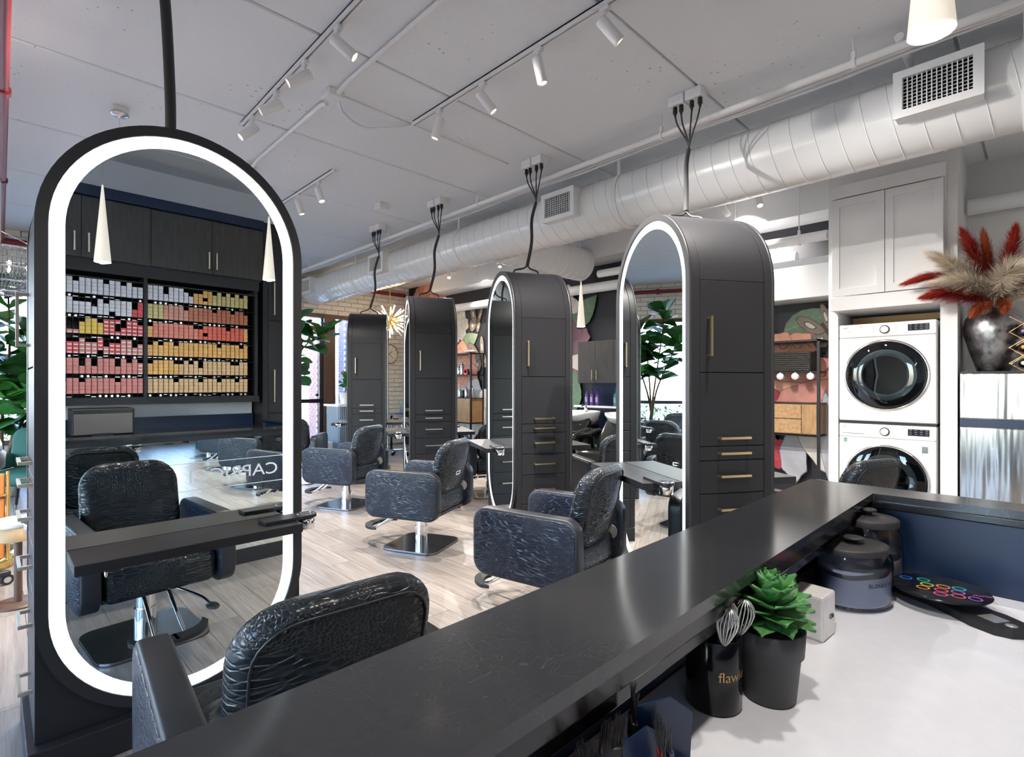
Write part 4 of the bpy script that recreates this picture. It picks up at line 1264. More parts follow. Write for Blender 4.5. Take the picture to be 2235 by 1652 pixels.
# ================================================================== COLOUR BAR (seen in the large mirror)
YC = -1.20
def ordw(k): return ['first','second','third','fourth','fifth','sixth','seventh','eighth','ninth','tenth','eleventh','twelfth','thirteenth','fourteenth','fifteenth','sixteenth','seventeenth','eighteenth','nineteenth','twentieth','twenty-first','twenty-second','twenty-third','twenty-fourth'][k]
rk = thing('colour_rack', (0, YC, 0), 'black wall rack with cubby tiers of hair colour cartons, mirrored opposite the bar', 'rack')
RZ0, RZ1, TI = 1.227, 2.305, .1797
X0, XD, X1 = .05, 1.055, 2.03
MB().box(X0-.04, X1+.03, -.30, -.285, RZ0-.02, RZ1+.14).build('rack_back', M_['black_plastic'], rk)
MB().box(X0-.04, X1+.03, -.285, .0, RZ1+.0, RZ1+.012).build('rack_top', M_['station_dark'], rk)
MB().box(X0-.06, X1+.06, -.285, .012, RZ0-.07, RZ0-.005).build('rack_bottom', M_['station_dark'], rk)
MB().box(X0-.06, X1+.06, -.285, .012, RZ1+.055, RZ1+.16).build('rack_header', M_['station_dark'], rk)
for xx in (X0-.05, XD-.0, X1+.03): MB().box(xx-.014, xx+.014, -.285, .012, RZ0-.01, RZ1+.06).build('rack_post', M_['station_dark'], rk)
cw = .0430
colsL = int((XD-.02-X0)/cw); colsR = int((X1-XD-.03)/cw)
xsL = [XD-.018-cw*(k+1) for k in range(colsL)]         # counted away from the divider
xsR = [XD+.018+cw*k for k in range(colsR)]
for tr in range(6):
    zt = RZ1 - TI*(tr+1)
    MB().box(X0-.03, X1+.02, -.25, .0, zt-.004, zt).build('tier_shelf', M_['black_metal'], rk)
dv = MB()
for x_ in xsL + xsR + [xsR[-1]+cw, XD-.018]:
    dv.box(x_-.0008, x_+.0008, -.10, .002, RZ0, RZ1)
dv.build('cubby_divider', M_['black_metal'], rk)
TUBE = {'white': (.66,.67,.76), 'red': (.62,.06,.07), 'yellow': (.72,.48,.08), 'coral': (.66,.20,.15), 'olive': (.55,.48,.20), 'rose': (.58,.26,.20), 'russet': (.42,.13,.07), 'orange': (.72,.40,.12), 'tan': (.66,.44,.24), 'scarlet': (.70,.12,.08), 'pale red': (.60,.22,.20)}
for k_, c in TUBE.items(): mat('carton_'+k_.replace(' ', '_'), c, .45)
mat('carton_print', (.72,.70,.70), .5)
BWc, BHc = .0385, .0335
cme = {}
for k_ in TUBE:
    mb = MB().box(-BWc/2, BWc/2, -.10, 0, 0, BHc)
    me = mb.mesh('carton'); me.materials.append(M_['carton_'+k_.replace(' ', '_')]); cme[k_] = me
lm_ = MB().box(-BWc*.40, BWc*.40, 0, .0004, BHc*.10, BHc*.42).mesh('carton_label'); lm_.materials.append(M_['carton_print'])
def colourL(tr, c):
    n = colsL - 1 - c                                  # from the far left, as in the mirror
    if tr < 2: return 'white' if c > 1 or tr == 0 else 'red'
    if tr == 2: return 'pale red' if c > 10 else ('yellow' if c > 6 else 'red')
    if tr == 3: return 'red' if c > 10 or c in (4,5,7) else 'pale red'
    return 'pale red'
def colourR(tr, c):
    if tr == 0: return 'white' if c < 9 else ('orange' if c < 13 else 'olive')
    if tr == 1: return 'olive' if c < 3 else ('rose' if c < 8 else 'russet')
    if tr == 2: return 'orange' if c < 1 or c > 19 else ('coral' if c < 10 else 'scarlet')
    if tr == 3: return 'orange'
    if tr == 4: return 'orange' if c < 6 else 'tan'
    return 'tan'
random.seed(21)
cnt = 0
stuffR = {}
for tr in range(6):
    zb_ = RZ1 - TI*(tr+1) + .001
    for side, xs_ in ((0, xsL), (1, xsR)):
        for c, x_ in enumerate(xs_):
            full = 4
            if random.random() < .22 + (.10 if side == 0 and tr > 3 else 0): full = 3
            if random.random() < .06: full = 2
            if side == 0 and tr == 2 and c in (11, 12): full = 1
            for k in range(full):
                if random.random() < .02: continue
                kind_ = (colourL if side == 0 else colourR)(tr, c)
                z_ = zb_ + .036 + k*(BHc+.0015)
                loc = (x_+cw/2, YC-.004+random.uniform(-.003,.003), z_)
                if side == 0 and cnt < 298:
                    o = bpy.data.objects.new('colour_carton', cme[kind_]); COL.objects.link(o); o.location = loc
                    tag(o, '%s hair colour carton, %s tier, %s column from the divider, %s up its stack' % (kind_, ordw(tr), ordw(c), ordw(k)), 'carton', 'hair colour cartons in the left half of the rack')
                    if tr in (2,3,4,5) and kind_ in ('red', 'pale red'):
                        q = bpy.data.objects.new('carton_label', lm_); COL.objects.link(q); q.parent = o
                    cnt += 1
                else:
                    stuffR.setdefault(kind_, MB()).box(loc[0]-BWc/2, loc[0]+BWc/2, loc[1]-.10, loc[1], z_, z_+BHc)
            if random.random() < .75:                       # loose tube lying in the tray under the stack
                tb = stuffR.setdefault('loose', MB())
                if random.random() < .5: tb.cyl((x_+cw/2, YC-.05, zb_+.012), (x_+cw/2, YC-.008, zb_+.012), .011, n=10)
                else:
                    s = random.choice((-1,1)); tb.box(x_+.004, x_+cw-.006, YC-.06, YC-.02, zb_+.010+.006*s, zb_+.016+.006*s)
for kind_, mb in stuffR.items():
    nm = 'Loose tubes and caps' if kind_ == 'loose' else kind_
    o = mb.build('colour_cartons_%s' % kind_.replace(' ', '_') if kind_ != 'loose' else 'loose_colour_tubes', M_['carton_'+kind_.replace(' ', '_')] if kind_ != 'loose' else M_['wire_white'])
    tag(o, ('%s hair colour cartons filling further cubbies of the black rack' % kind_) if kind_ != 'loose' else 'loose metal colour tubes lying in the rack trays', 'carton' if kind_ != 'loose' else 'tube', kind='stuff')
# cubby ledges the stacks rest on
lg = MB()
for tr in range(6):
    zt = RZ1 - TI*(tr+1)
    lg.box(X0-.03, X1+.02, -.10, -.02, zt+.0345, zt+.0365)
lg.build('stack_ledge', M_['black_metal'], rk)
# cupboards over the rack
uc = thing('wall_cupboard', (0, YC, 0), 'row of dark wood cupboards above the colour rack', 'cupboard')
MB().box(-.6, 2.12, -.40, -.02, 2.47, 3.04).build('cupboard_carcass', M_['station_dark'], uc)
MB().box(-.62, 2.14, -.40, .03, 3.04, 3.14).build('cornice', M_['navy_paint'], uc, bevel=.01)
dx = [-.50, .055, .58, 1.10, 1.63, 2.135]
for k in range(5):
    f = MB().box(dx[k]+.002, dx[k+1]-.002, -.02, .0, 2.485, 3.03).build('cupboard_door', M_['dark_wood'], uc, bevel=.001, seg=1)
    hx = {1: dx[2]-.05, 2: dx[2]+.05, 3: dx[4]-.035, 4: dx[4]+.035, 0: dx[0]+.05}[k]
    hb = MB().box(hx-.006, hx+.006, .028, .038, 2.53, 2.70)
    for zz in (2.535, 2.689): hb.box(hx-.006, hx+.006, 0, .03, zz, zz+.01)
    hb.build('handle', M_['champagne'], f)
tc = thing('tall_cupboard', (2.14, YC, 0), 'tall dark wood cupboard at the end of the colour rack', 'cupboard')
MB().box(0, .62, -.40, -.02, 0, 3.14).build('cupboard_carcass', M_['station_dark'], tc)
for (z0, z1, h0) in ((.1,1.02,.86), (1.03,2.05,1.15), (2.06,3.03,2.12)):
    f = MB().box(.06, .60, -.02, 0, z0, z1).build('cupboard_door', M_['station_dark'], tc, bevel=.001, seg=1)
    hb = MB().box(.10, .112, .028, .038, h0, min(h0+.36, z1-.05))
    hb.box(.10,.112,0,.03,h0+.005,h0+.015)
    hb.build('handle', M_['champagne'], f)
bc = thing('back_counter', (0, YC, 0), 'dark back counter under the colour rack with white splashback', 'counter')
MB().box(-1.2, 2.12, -.40, .32, .86, .90).build('counter_top', M_['bar_top'], bc)
MB().box(-1.2, 2.12, -.40, .28, .08, .86).build('counter_base', M_['station_dark'], bc)
MB().box(-1.2, 2.12, -.40, -.26, .90, 1.02).build('ledge', M_['navy_paint'], bc)
MB().box(-1.2, 2.12, -.40, -.30, 1.02, 1.16).build('splashback', M_['wall_paint'], bc)
pb = thing('printer_box', (.71, YC+.12, .90), 'bronze panelled appliance standing on the back counter', 'appliance')
MB().box(-.22, .22, -.16, .12, 0, .235).build('appliance_body', M_['black_plastic'], pb, bevel=.01)
MB().box(-.205, .205, .12, .126, .012, .19).build('front_plate', M_['bronze_box'], pb, bevel=.004)
MB().box(-.08, .06, .126, .134, .0, .02).build('front_latch', M_['black_plastic'], pb)

# ================================================================== LAUNDRY CLOSET
lc = thing('laundry_cupboard', (6.0, 0, 0), 'pale grey shaker cupboard above the stacked washer and dryer', 'cupboard')
MB().box(.02, .7, .625, 1.505, 2.08, 3.32).build('cupboard_carcass', M_['wall_paint'], lc)
MB().box(-.02, .02, .615, 1.515, 3.20, 3.325).build('top_rail', M_['wall_paint'], lc, bevel=.003)
MB().box(-.02, .02, .615, 1.515, 2.08, 2.215).build('bottom_rail', M_['wall_paint'], lc, bevel=.003)
for (a, c) in ((.63, 1.058), (1.064, 1.50)):
    f = MB()
    po, pi2 = rrect(c-a, .965, .001, 1, (a+c)/2, 2.706), rrect(c-a-.13, .965-.15, .001, 1, (a+c)/2, 2.706)
    f.ring(po, pi2, 'x', -.02, .0, smooth=False); f = f.build('cupboard_door', M_['wall_paint'], lc, bevel=.0015)
    MB().box(-.009, .0, a+.06, c-.06, 2.29, 3.12).build('door_panel', M_['wall_paint'], f)
for (y0, y1, z0, z1) in ((.68,1.46,2.0,2.075),(1.0,1.09,1.95,2.0)):
    pass
tm_ = thing('timber_bracing', (6.55, 1.07, 1.99), 'bare timber bracing showing in the gap over the dryer', 'timber')
MB().box(-.02, .02, -.37, .37, .0, .06).build('rail', M_['timber_stud'], tm_); MB().box(.02, .06, -.05, .05, -.25, .06).build('stud', M_['timber_stud'], tm_)

def washer(z0, z1, label, washer_=False):
    ya, yb = .685, 1.462
    h = z1-z0; w = yb-ya
    t_ = thing('washing_machine' if washer_ else 'tumble_dryer', (6.10, (ya+yb)/2, z0), label, 'washer' if washer_ else 'dryer')
    MB().box(0, .72, -w/2, w/2, 0, h).build('cabinet', M_['white_gloss'], t_, bevel=.018, seg=3)
    hp = .135
    # front: bowed sheet with control fascia
    MB().box(-.022, .02, -w/2+.004, w/2-.004, h-hp, h-.004).build('control_panel', M_['white_gloss'], t_, bevel=.010, seg=3)
    MB().box(-.026, .02, -w/2+.004, w/2-.004, .012, h-hp-.003).build('front_sheet', M_['white_gloss'], t_, bevel=.012, seg=3)
    zc_ = h*.475 if not washer_ else h*.44
    R1 = .335
    n = 56
    def disc(r, x0, x1): return MB().cyl((x0,0,zc_), (x1,0,zc_), r, n=n)
    rim = MB().lathe([(R1+.008,.0),(R1+.008,.010),(R1-.006,.016),(R1-.012,.010),(R1-.012,0)], n)
    rim.xf(Matrix.Translation((-.026,0,zc_)) @ Matrix.Rotation(R(-90), 4, 'Y')); rim.build('door_rim', M_['chrome'], t_)
    dg = MB().lathe([(R1-.010,.0),(R1-.010,.008),(.9*R1,.016),(.55*R1,.024),(0,.027)], n)
    dg.xf(Matrix.Translation((-.026,0,zc_)) @ Matrix.Rotation(R(-90), 4, 'Y')); do_ = dg.build('door_glass', M_['door_glass'], t_)
    rg = MB().lathe([(.245,.004),(.215,.007),(.185,.004)], n); rg.xf(Matrix.Translation((-.027,0,zc_)) @ Matrix.Rotation(R(-90), 4, 'Y')); rg.build('inner_ring', M_['drum_grey'], do_)
    ou = MB().lathe([(R1-.012,.002),(.245,.003)], n); ou.xf(Matrix.Translation((-.0265,0,zc_)) @ Matrix.Rotation(R(-90), 4, 'Y')); ou.build('outer_mask', M_['screen_dark'], do_)
    ba = MB().lathe([(.185,.002),(0,.001)], n); ba.xf(Matrix.Translation((-.0265,0,zc_)) @ Matrix.Rotation(R(-90), 4, 'Y')); ba.build('drum', M_['screen_dark'], do_)
    MB().box(-.046, -.022, R1*.40, R1*.40+.02, zc_-.05, zc_+.05).build('door_grip', M_['screen_dark'], do_) if False else None
    zk = h-hp*.52
    MB().cyl((-.022,.005,zk), (-.030,.005,zk), .040, n=32).build('dial_ring', M_['button_ring'], t_)
    MB().cyl((-.022,.005,zk), (-.048,.005,zk), .033, .031, n=32).build('dial', M_['knob_white'], t_)
    MB().box(-.0245, -.021, -.335, -.175, zk-.026, zk+.036).build('display', M_['screen_dark'], t_)
    for s in (-.075, .105):
        MB().cyl((-.022,s,zk-.045),(-.026,s,zk-.045), .015, n=18).build('button', M_['knob_white'], t_)
    Mx_ = Matrix(((0,0,-1,0),(-1,0,0,0),(0,1,0,0),(0,0,0,1)))
    def put(txt, y, z, sz, m='lettering_grey', al='CENTER'):
        q = text_mb(txt, sz, al, .0003, True); q.xf(Mx_); q.build('lettering', M_[m], t_, loc=(-.0265 if z < h-hp else -.0226, y, z))
    put('LG', .315, h-.036, .018); MB().cyl((-.022,.338,h-.036),(-.0228,.338,h-.036), .0075, n=14).build('badge', M_['lettering_grey'], t_)
    put('ThinQ', .20, h-.03, .011)
    for k in range(4):
        put(['Normal', 'Heavy', 'Towels', 'Delicate'][k], .095, zk+.04-.018*k, .008); put(['Perm Press', 'Small Load', 'Quick Dry', 'Air Dry'][k], -.085, zk+.04-.018*k, .008)
    q = MB()
    for k in range(3):
        for j in range(4):
            q.box(-.0249, -.0245, -.325+.04*j, -.305+.04*j, zk-.012+.018*k, zk-.009+.018*k)
    q.build('display_legend', M_['lettering_grey'], t_)
    if washer_:
        MB().box(-.026, -.02, .17, .36, zk-.055, zk-.015).build('detergent_drawer', M_['white_gloss'], t_, bevel=.003)
        MB().box(-.028, -.026, .17, .36, zk-.035, zk-.028).build('drawer_grip', M_['steel'], t_)
        MB().box(-.0275, -.026, .315, .345, h-hp-.055, h-hp-.015).build('energy_sticker', M_['bottle_teal'], t_)
        MB().box(-.0278, -.0274, .318, .342, h-hp-.045, h-hp-.03).build('sticker_band', M_['foil_orange'], t_)
        MB().box(-.0275, -.026, -.325, -.28, h-hp-.115, h-hp-.055).build('warranty_sticker', M_['steel'], t_)
        put('10', -.302, h-hp-.088, .030, 'lettering_black'); put('DIRECT DRIVE', -.32, h-hp-.018, .008)
    else:
        put('Dryer', .30, h-.075, .010)
    return t_
washer(.0, .962, 'white front-load washing machine at the bottom of the stack', True)
washer(.975, 1.945, 'white tumble dryer stacked on the washing machine')
q = thing('stacking_rail', (6.08, 1.073, .962), 'black stacking rail between washer and dryer', 'rail')
MB().box(0, .6, -.385, .385, 0, .013).build('rail_bar', M_['black_plastic'], q)

# ================================================================== FRIDGE
fr = thing('refrigerator', (6.05, .115, 0), 'brushed steel top-freezer refrigerator under the vase', 'refrigerator')
w = .82
MB().box(.05, .72, -w/2, w/2, .02, 1.45).build('fridge_cabinet', M_['black_metal'], fr, bevel=.006)
MB().box(-.01, .05, -w/2, w/2, 1.045, 1.445).build('freezer_door', M_['fridge_steel'], fr, bevel=.012, seg=3)
MB().box(-.01, .05, -w/2, w/2, .05, .975).build('fridge_door', M_['fridge_steel'], fr, bevel=.012, seg=3)
MB().box(.0, .05, -w/2, w/2, .975, 1.045).build('grip_recess', M_['navy_paint'], fr)
MB().box(-.004, .05, -w/2, w/2, 1.445, 1.458).build('top_trim', M_['black_plastic'], fr)
for zz in (.30,.62,.80,1.19): 
    MB().cyl((-.0105,.2,zz),(-.012,.2,zz), .008, n=12).build('magnet', M_['steel'], fr)

# vase with pampas plumes on the fridge
vs = thing('silver_vase', (6.41, .325, 1.458), 'tall hammered silver vase on the refrigerator', 'vase')
MB().lathe([(0,0),(.105,0),(.115,.015),(.165,.18),(.205,.33),(.212,.40),(.195,.49),(.15,.545),(.10,.565),(.095,.575),(.115,.59),(.10,.59),(.085,.57),(.13,.53),(0,.50)], 44).build('vase_body', M_['silver_leaf'], vs)
def plume(base, pts, m, label, wid, npl=170, fl=.16):
    t_ = thing('pampas_plume', base, label, 'plume', group='dyed pampas plumes in the silver vase')
    P = cm([(0,0,-.05)] + [(p[0]-(.13 if k else .05), p[1]-(.06 if k else .03), p[2]) for k, p in enumerate(pts)], 10); wid *= 1.35; fl *= 1.15
    MB().tube(P, .004, 5).build('stem', M_['cork'], t_)
    mb = MB(); N = len(P)
    for k in range(npl*13):
        u = random.random()
        i = int((.26 + .74*u)*(N-1)); p = P[i]; d_ = (P[min(i+1,N-1)]-P[max(i-1,0)]).normalized()
        a = random.uniform(0, 2*pi); e = d_.orthogonal().normalized(); f_ = d_.cross(e)
        side = e*cos(a) + f_*sin(a)
        L = fl*(.5+.6*random.random())*(1-.45*u)
        s_ = wid*(max(0, sin(pi*(.22+.78*u)))**.75)*(.55+.6*random.random())
        q1 = p + side*s_*.45 + d_*L*.35; q2 = p + side*s_ + d_*L + Vector((0,0,-.025*random.random()))
        n_ = d_.cross(side).normalized()*.0019
        mb.add([p-n_, p+n_, q1+n_*.8, q1-n_*.8, q2], [(0,1,2,3),(3,2,4)])
    tag(mb.build('plume_hair', M_[m], t_), kind='stuff')
B = (6.41, .325, 1.458+.56)
random.seed(5)
plume(B, [(-.18,.06,.16),(-.30,.16,.44),(-.36,.22,.62)], 'feather_red', 'tall dark red plume rising beside the closet wall', .085)
plume(B, [(-.08,.03,.16),(-.22,.08,.42),(-.27,.10,.60)], 'feather_rust', 'slim rust plume upright in the middle', .05)
plume(B, [(-.08,-.02,.15),(-.22,-.06,.42),(-.27,-.09,.60)], 'feather_red', 'tall red plume leaning towards the frame edge', .085)
plume(B, [(-.05,-.08,.12),(-.16,-.20,.36),(-.20,-.28,.50)], 'feather_rust', 'rust plume cut by the frame edge', .08)
plume(B, [(-.25,.10,.15),(-.42,.38,.27),(-.47,.58,.25)], 'feather_red', 'red plume arching far over the closet wall', .055)
plume(B, [(-.24,.10,.07),(-.40,.30,.13),(-.46,.45,.11)], 'feather_red', 'broad red plume drooping low beside the vase', .085)
plume(B, [(-.24,.10,.16),(-.40,.28,.34),(-.47,.42,.46)], 'feather_cream', 'pale cream plume fanning in front of the cupboard', .10)
plume(B, [(-.26,.06,.12),(-.42,.22,.21),(-.50,.38,.22)], 'feather_cream', 'cream plume lying across the red ones', .075)
plume(B, [(-.20,-.01,.12),(-.32,-.04,.24),(-.38,-.12,.30)], 'feather_cream', 'fluffy white plume at the front of the vase', .11)
plume(B, [(-.14,-.08,.06),(-.26,-.18,.10),(-.30,-.28,.15)], 'feather_cream', 'low cream plume towards the wine rack', .06)
plume(B, [(-.10,-.05,.10),(-.22,-.14,.24),(-.26,-.22,.36)], 'feather_red', 'red plume behind the white one', .085)
plume(B, [(-.20,.05,.03),(-.28,.12,.0),(-.31,.16,-.05)], 'feather_rust', 'short rust plume drooping over the vase rim', .05, 110, .09)
plume(B, [(-.16,-.03,.04),(-.24,-.03,.0),(-.27,-.03,-.03)], 'feather_rust', 'small orange tuft hanging at the vase lip', .04, 90, .07)
# copper wine rack with bottles
wr = thing('wine_rack', (6.05, .06, 1.458), 'copper wire diamond wine rack beside the silver vase', 'wine rack')
s_ = .088
for dpt in (.03, .27):
    g = MB()
    def wl(a, b_): g.tube([(dpt, a[0], a[1]), (dpt, b_[0], b_[1])], .0035, 6)
    for k in range(3):
        wl((.15, .0+.0+k*.0), (.15, .002)) if False else None
    for k in range(4):
        zz = k*2*s_*.75
        for j in range(3):
            y0 = .15 - j*2*s_
            wl((y0, zz+s_*.75), (y0-s_, zz)) ; wl((y0, zz+s_*.75), (y0-s_, zz+1.5*s_)) if zz+1.5*s_ < .45 else None
            wl((y0-s_, zz), (y0-2*s_, zz+s_*.75)); wl((y0-s_, zz+1.5*s_), (y0-2*s_, zz+s_*.75)) if zz+1.5*s_ < .45 else None
    g.build('wire_lattice', M_['copper'], wr)
g = MB()
for k in range(3):
    for j in range(3): g.tube([(.03, .15-j*2*s_, s_*.75+k*1.5*s_), (.27, .15-j*2*s_, s_*.75+k*1.5*s_)], .003, 6)
g.build('cross_wire', M_['copper'], wr)
foils = ['foil_cream', 'foil_red', 'foil_orange', 'foil_orange', 'foil_purple', 'foil_red', 'foil_cream']
spots_ = [(.062, .066), (-.026, .132), (.062, .198), (-.026, .264), (.062, .330), (-.114, .198), (-.026, .40)]
wn_ = ['cream', 'red', 'orange', 'second orange', 'purple', 'darker red', 'topmost cream']
for k, (yy, zz) in enumerate(spots_):
    t_ = thing('wine_bottle', (6.05, .06+yy, 1.458+zz), 'dark wine bottle with %s capsule lying in the copper rack' % wn_[k], 'bottle', group='bottles in the copper wine rack')
    b_ = MB().lathe([(0,.32),(.034,.32),(.038,.31),(.038,.12),(.030,.085),(.0145,.055),(.0145,-.01)], 20); b_.xf(Matrix.Rotation(R(90), 4, 'Y')); b_.build('bottle_glass', M_['glass_dark'], t_)
    b_ = MB().lathe([(0,-.026),(.0155,-.026),(.0165,-.022),(.0155,.035),(.0150,.035)], 18); b_.xf(Matrix.Rotation(R(90), 4, 'Y')); b_.build('capsule', M_[foils[k]], t_)
# ================================================================== MURAL PRINT (flat wallpaper shapes on wall_mural)
random.seed(77)
ML = [0]
def flat(name, poly, m):
    ML[0] += 1
    x = XM - .0006 - .00022*ML[0]
    cy = sum(p[0] for p in poly)/len(poly); cz = sum(p[1] for p in poly)/len(poly)
    mb = MB(); n = len(poly)
    v = [(0, cy, cz)] + [(0, p[0], p[1]) for p in poly]
    mb.add(v, [(0, 1+i, 1+(i+1) % n) for i in range(n)])
    return mb.build(name, M_[m], wm, loc=(x, 0, 0))
def petal(cy, cz, ang, L, w, m, wav=.06, name='mural_petal'):
    pts = []
    ph = random.uniform(0, 6)
    for k in range(29):
        u = k/28; a = 2*pi*u
        r_ = sin(a/2)                                    # drop with its point at the base
        rr_ = L*(.5-.5*cos(a))*(1+wav*sin(5*a+ph)*r_)
        ww = w*sin(a)*(.55+.45*r_)*(1+wav*sin(7*a+ph))
        pts.append((cy + rr_*cos(ang) - ww*sin(ang), cz + rr_*sin(ang) + ww*cos(ang)))
    if name == 'mural_petal':
        c0 = (sum(p[0] for p in pts)/len(pts), sum(p[1] for p in pts)/len(pts))
        flat('mural_petal_outline', [(c0[0]+(p[0]-c0[0])*1.05, c0[1]+(p[1]-c0[1])*1.05) for p in pts[:-1]], m+'_edge')
    return flat(name, pts[:-1], m)
def bloom(cy, cz, R_, mats, layers=3, n=7, a0=0):
    for l_ in range(layers):
        for k in range(n - l_):
            petal(cy, cz, a0 + l_*.5 + 2*pi*k/(n-l_), R_*(1-.27*l_), R_*.42*(1-.2*l_), mats[(k+l_) % len(mats)], .05)
def mleaf(cy, cz, ang, L, w, m, vein):
    pts = []
    for s in (1, -1):
        rng = range(0, 13) if s == 1 else range(12, -1, -1)
        for k in rng:
            u = k/12; ww = w*sin(pi*u**.75)*(1+.05*(k % 2))
            pts.append((cy + L*u*cos(ang) - s*ww*sin(ang), cz + L*u*sin(ang) + s*ww*cos(ang)))
    flat('mural_leaf', pts, m)
    def line(u0, s, L2, da, th):
        by, bz = cy+L*u0*cos(ang), cz+L*u0*sin(ang); a = ang+s*da
        ey, ez = by+L2*cos(a), bz+L2*sin(a)
        nx, nz = -sin(a)*th, cos(a)*th
        flat('mural_vein', [(by-nx,bz-nz),(ey,ez),(by+nx,bz+nz)], vein)
    line(.02, 0, L*.93, 0, L*.008)
    for u in (.2,.35,.5,.65):
        for s in (1,-1): line(u, s, w*sin(pi*u**.75)*1.05, .9, L*.005)
def moth(cy, cz, R_, a0=.3):
    fw = [(.02,.0),(.10,.35),(.30,.78),(.55,1.0),(.70,.92),(.68,.62),(.52,.25),(.30,.02)]
    hw_ = [(.02,-.02),(.30,.0),(.52,.15),(.62,-.10),(.50,-.42),(.30,-.52),(.12,-.35)]
    def put(poly, m, sx, sc=1.0, name='mural_moth_wing'):
        g = (sum(p[0] for p in poly)/len(poly), sum(p[1] for p in poly)/len(poly))
        q = [((g[0]+(p[0]-g[0])*sc)*sx*R_, (g[1]+(p[1]-g[1])*sc)*R_) for p in poly]
        flat(name, [(cy+x*cos(a0)-z*sin(a0), cz+x*sin(a0)+z*cos(a0)) for x, z in q], m)
    for sx in (-.55, 1.0):
        for poly in (hw_, fw):
            put(poly, 'moth_dark', sx, 1.07); put(poly, 'moth_brown', sx); put(poly, 'moth_dark', sx, .45, 'mural_moth_spot'); put(poly, 'petal_white', sx, .36, 'mural_moth_spot')
    put([(-.05,.35),(.05,.35),(.07,0),(.03,-.45),(-.03,-.45),(-.07,0)], 'moth_dark', 1.0, 1.0, 'mural_moth_body')
bloom(9.5, 3.3, .62, ['petal_peach','petal_pink'], 3, 6)
bloom(8.5, 2.55, .36, ['petal_white'], 4, 7, .4)
moth(7.88, 2.55, .34, .2)
mleaf(8.35, 2.12, pi+.35+pi/2-1.2, .60, .17, 'leaf_sage', 'petal_white') if False else mleaf(8.36, 2.10, pi-.42, .58, .17, 'leaf_sage', 'leaf_green')
moth(7.74, 1.85, .42, -.3)
bloom(8.42, 1.62, .60, ['petal_peach'], 4, 8, .2)
bloom(7.98, .86, .60, ['petal_white'], 3, 6, .6)
bloom(8.8, .5, .45, ['petal_white','petal_grey'], 2, 5, .1)
mleaf(5.42, 2.30, pi-.75+0, .66, .19, 'leaf_green', 'leaf_sage')
bloom(5.62, 2.66, .34, ['petal_white'], 2, 5, .8)
bloom(5.42, 2.02, .36, ['petal_mauve'], 3, 5, .2)
bloom(5.55, 1.55, .40, ['petal_mauve','petal_white'], 2, 4, 1.0)
mleaf(5.5, .85, pi/2+.2, .75, .20, 'leaf_green', 'leaf_sage')
mleaf(6.3, 1.9, 1.2, .7, .2, 'leaf_sage', 'leaf_green'); bloom(6.6, 1.2, .5, ['petal_pink','petal_peach'], 3, 7)
bloom(3.2, 2.9, .45, ['petal_white','petal_grey'], 3, 6); mleaf(4.3, 2.9, 2.6, .6, .18, 'leaf_green', 'leaf_sage')
mleaf(2.16, 1.98, pi+.55-1.05, .60, .15, 'leaf_green', 'leaf_sage') if False else mleaf(2.18, 1.98, pi-.32, .62, .15, 'leaf_green', 'leaf_sage')
bloom(2.55, 1.95, .30, ['petal_white'], 2, 5, .9)
petal(2.32, 1.72, pi-.25, .50, .17, 'petal_peach'); petal(2.28, 1.70, pi/2+.5, .28, .14, 'petal_peach')
petal(2.5, 1.16, pi-.05, .95, .20, 'petal_pink'); petal(2.42, 1.30, pi-.1, .85, .16, 'petal_peach'); petal(2.45, 1.05, pi-.35, .9, .15, 'petal_pink'); petal(2.3, 1.45, pi-.2, .62, .16, 'petal_pink')
bloom(2.42, 1.14, .22, ['petal_red'], 2, 5); petal(2.36, 1.25, pi/2-.4, .15, .05, 'leaf_sage')
moth(1.72, 1.95, .30, -.5)
bloom(2.35, .55, .24, ['petal_red'], 2, 5, .3)
petal(2.1, .78, -pi/2-.1, .55, .16, 'petal_grey'); petal(2.0, .82, -pi/2+.45+pi, .5, .1, 'petal_grey') if False else petal(2.02, .86, -pi/2-.75, .75, .17, 'petal_white'); petal(1.68, .25, pi/2-.05, .95, .10, 'petal_grey')

# ================================================================== METAL SHELF UNITS
def frame_unit(name, x0, x1, y0, y1, h, levels, label):
    t_ = thing(name, (x0, y0, 0), label, 'shelf unit')
    w, d_ = y1-y0, x1-x0
    for (a, c) in ((0,0),(d_,0),(0,w),(d_,w)):
        MB().box(a-.014, a+.014, c-.014, c+.014, 0, h).build('post', M_['black_metal'], t_)
    for z in levels:
        MB().box(0, d_, 0, w, z-.012, z).build('shelf_board', M_['black_metal'], t_)
    MB().box(-.014, d_, -.014, w, h-.02, h).build('top_frame', M_['black_metal'], t_)
    return t_
s2 = frame_unit('etagere', 6.35, 6.70, 1.72, 2.66, 1.84, (.78, 1.14, 1.49), 'black metal shelf unit with oak drawers beside the closet')
MB().box(.005, .34, .012, .93, .79, 1.125).build('drawer_case', M_['oak_side'], s2)
for k, (z0, z1) in enumerate(((.80,.955),(.965,1.118))):
    f = MB().box(-.014, .005, .17, .92, z0, z1).build('drawer', M_['oak'], s2, bevel=.003)
    MB().box(-.018, -.012, .50, .68, (z0+z1)/2-.004, (z0+z1)/2+.018).build('slot_handle', M_['black_metal'], f)
MB().box(-.014, .005, .016, .165, .80, 1.118).build('end_panel', M_['oak_side'], s2, bevel=.003)
for k in range(6):
    y_ = .06 + .15*k
    pts = [(.0+.0, y_+.05*cos(a)*1.0, 1.83-.012-.07*sin(a)) for a in [pi*j/12 for j in range(13)]]
    MB().tube(pts, .004, 6).build('hanging_hook', M_['black_metal'], s2)
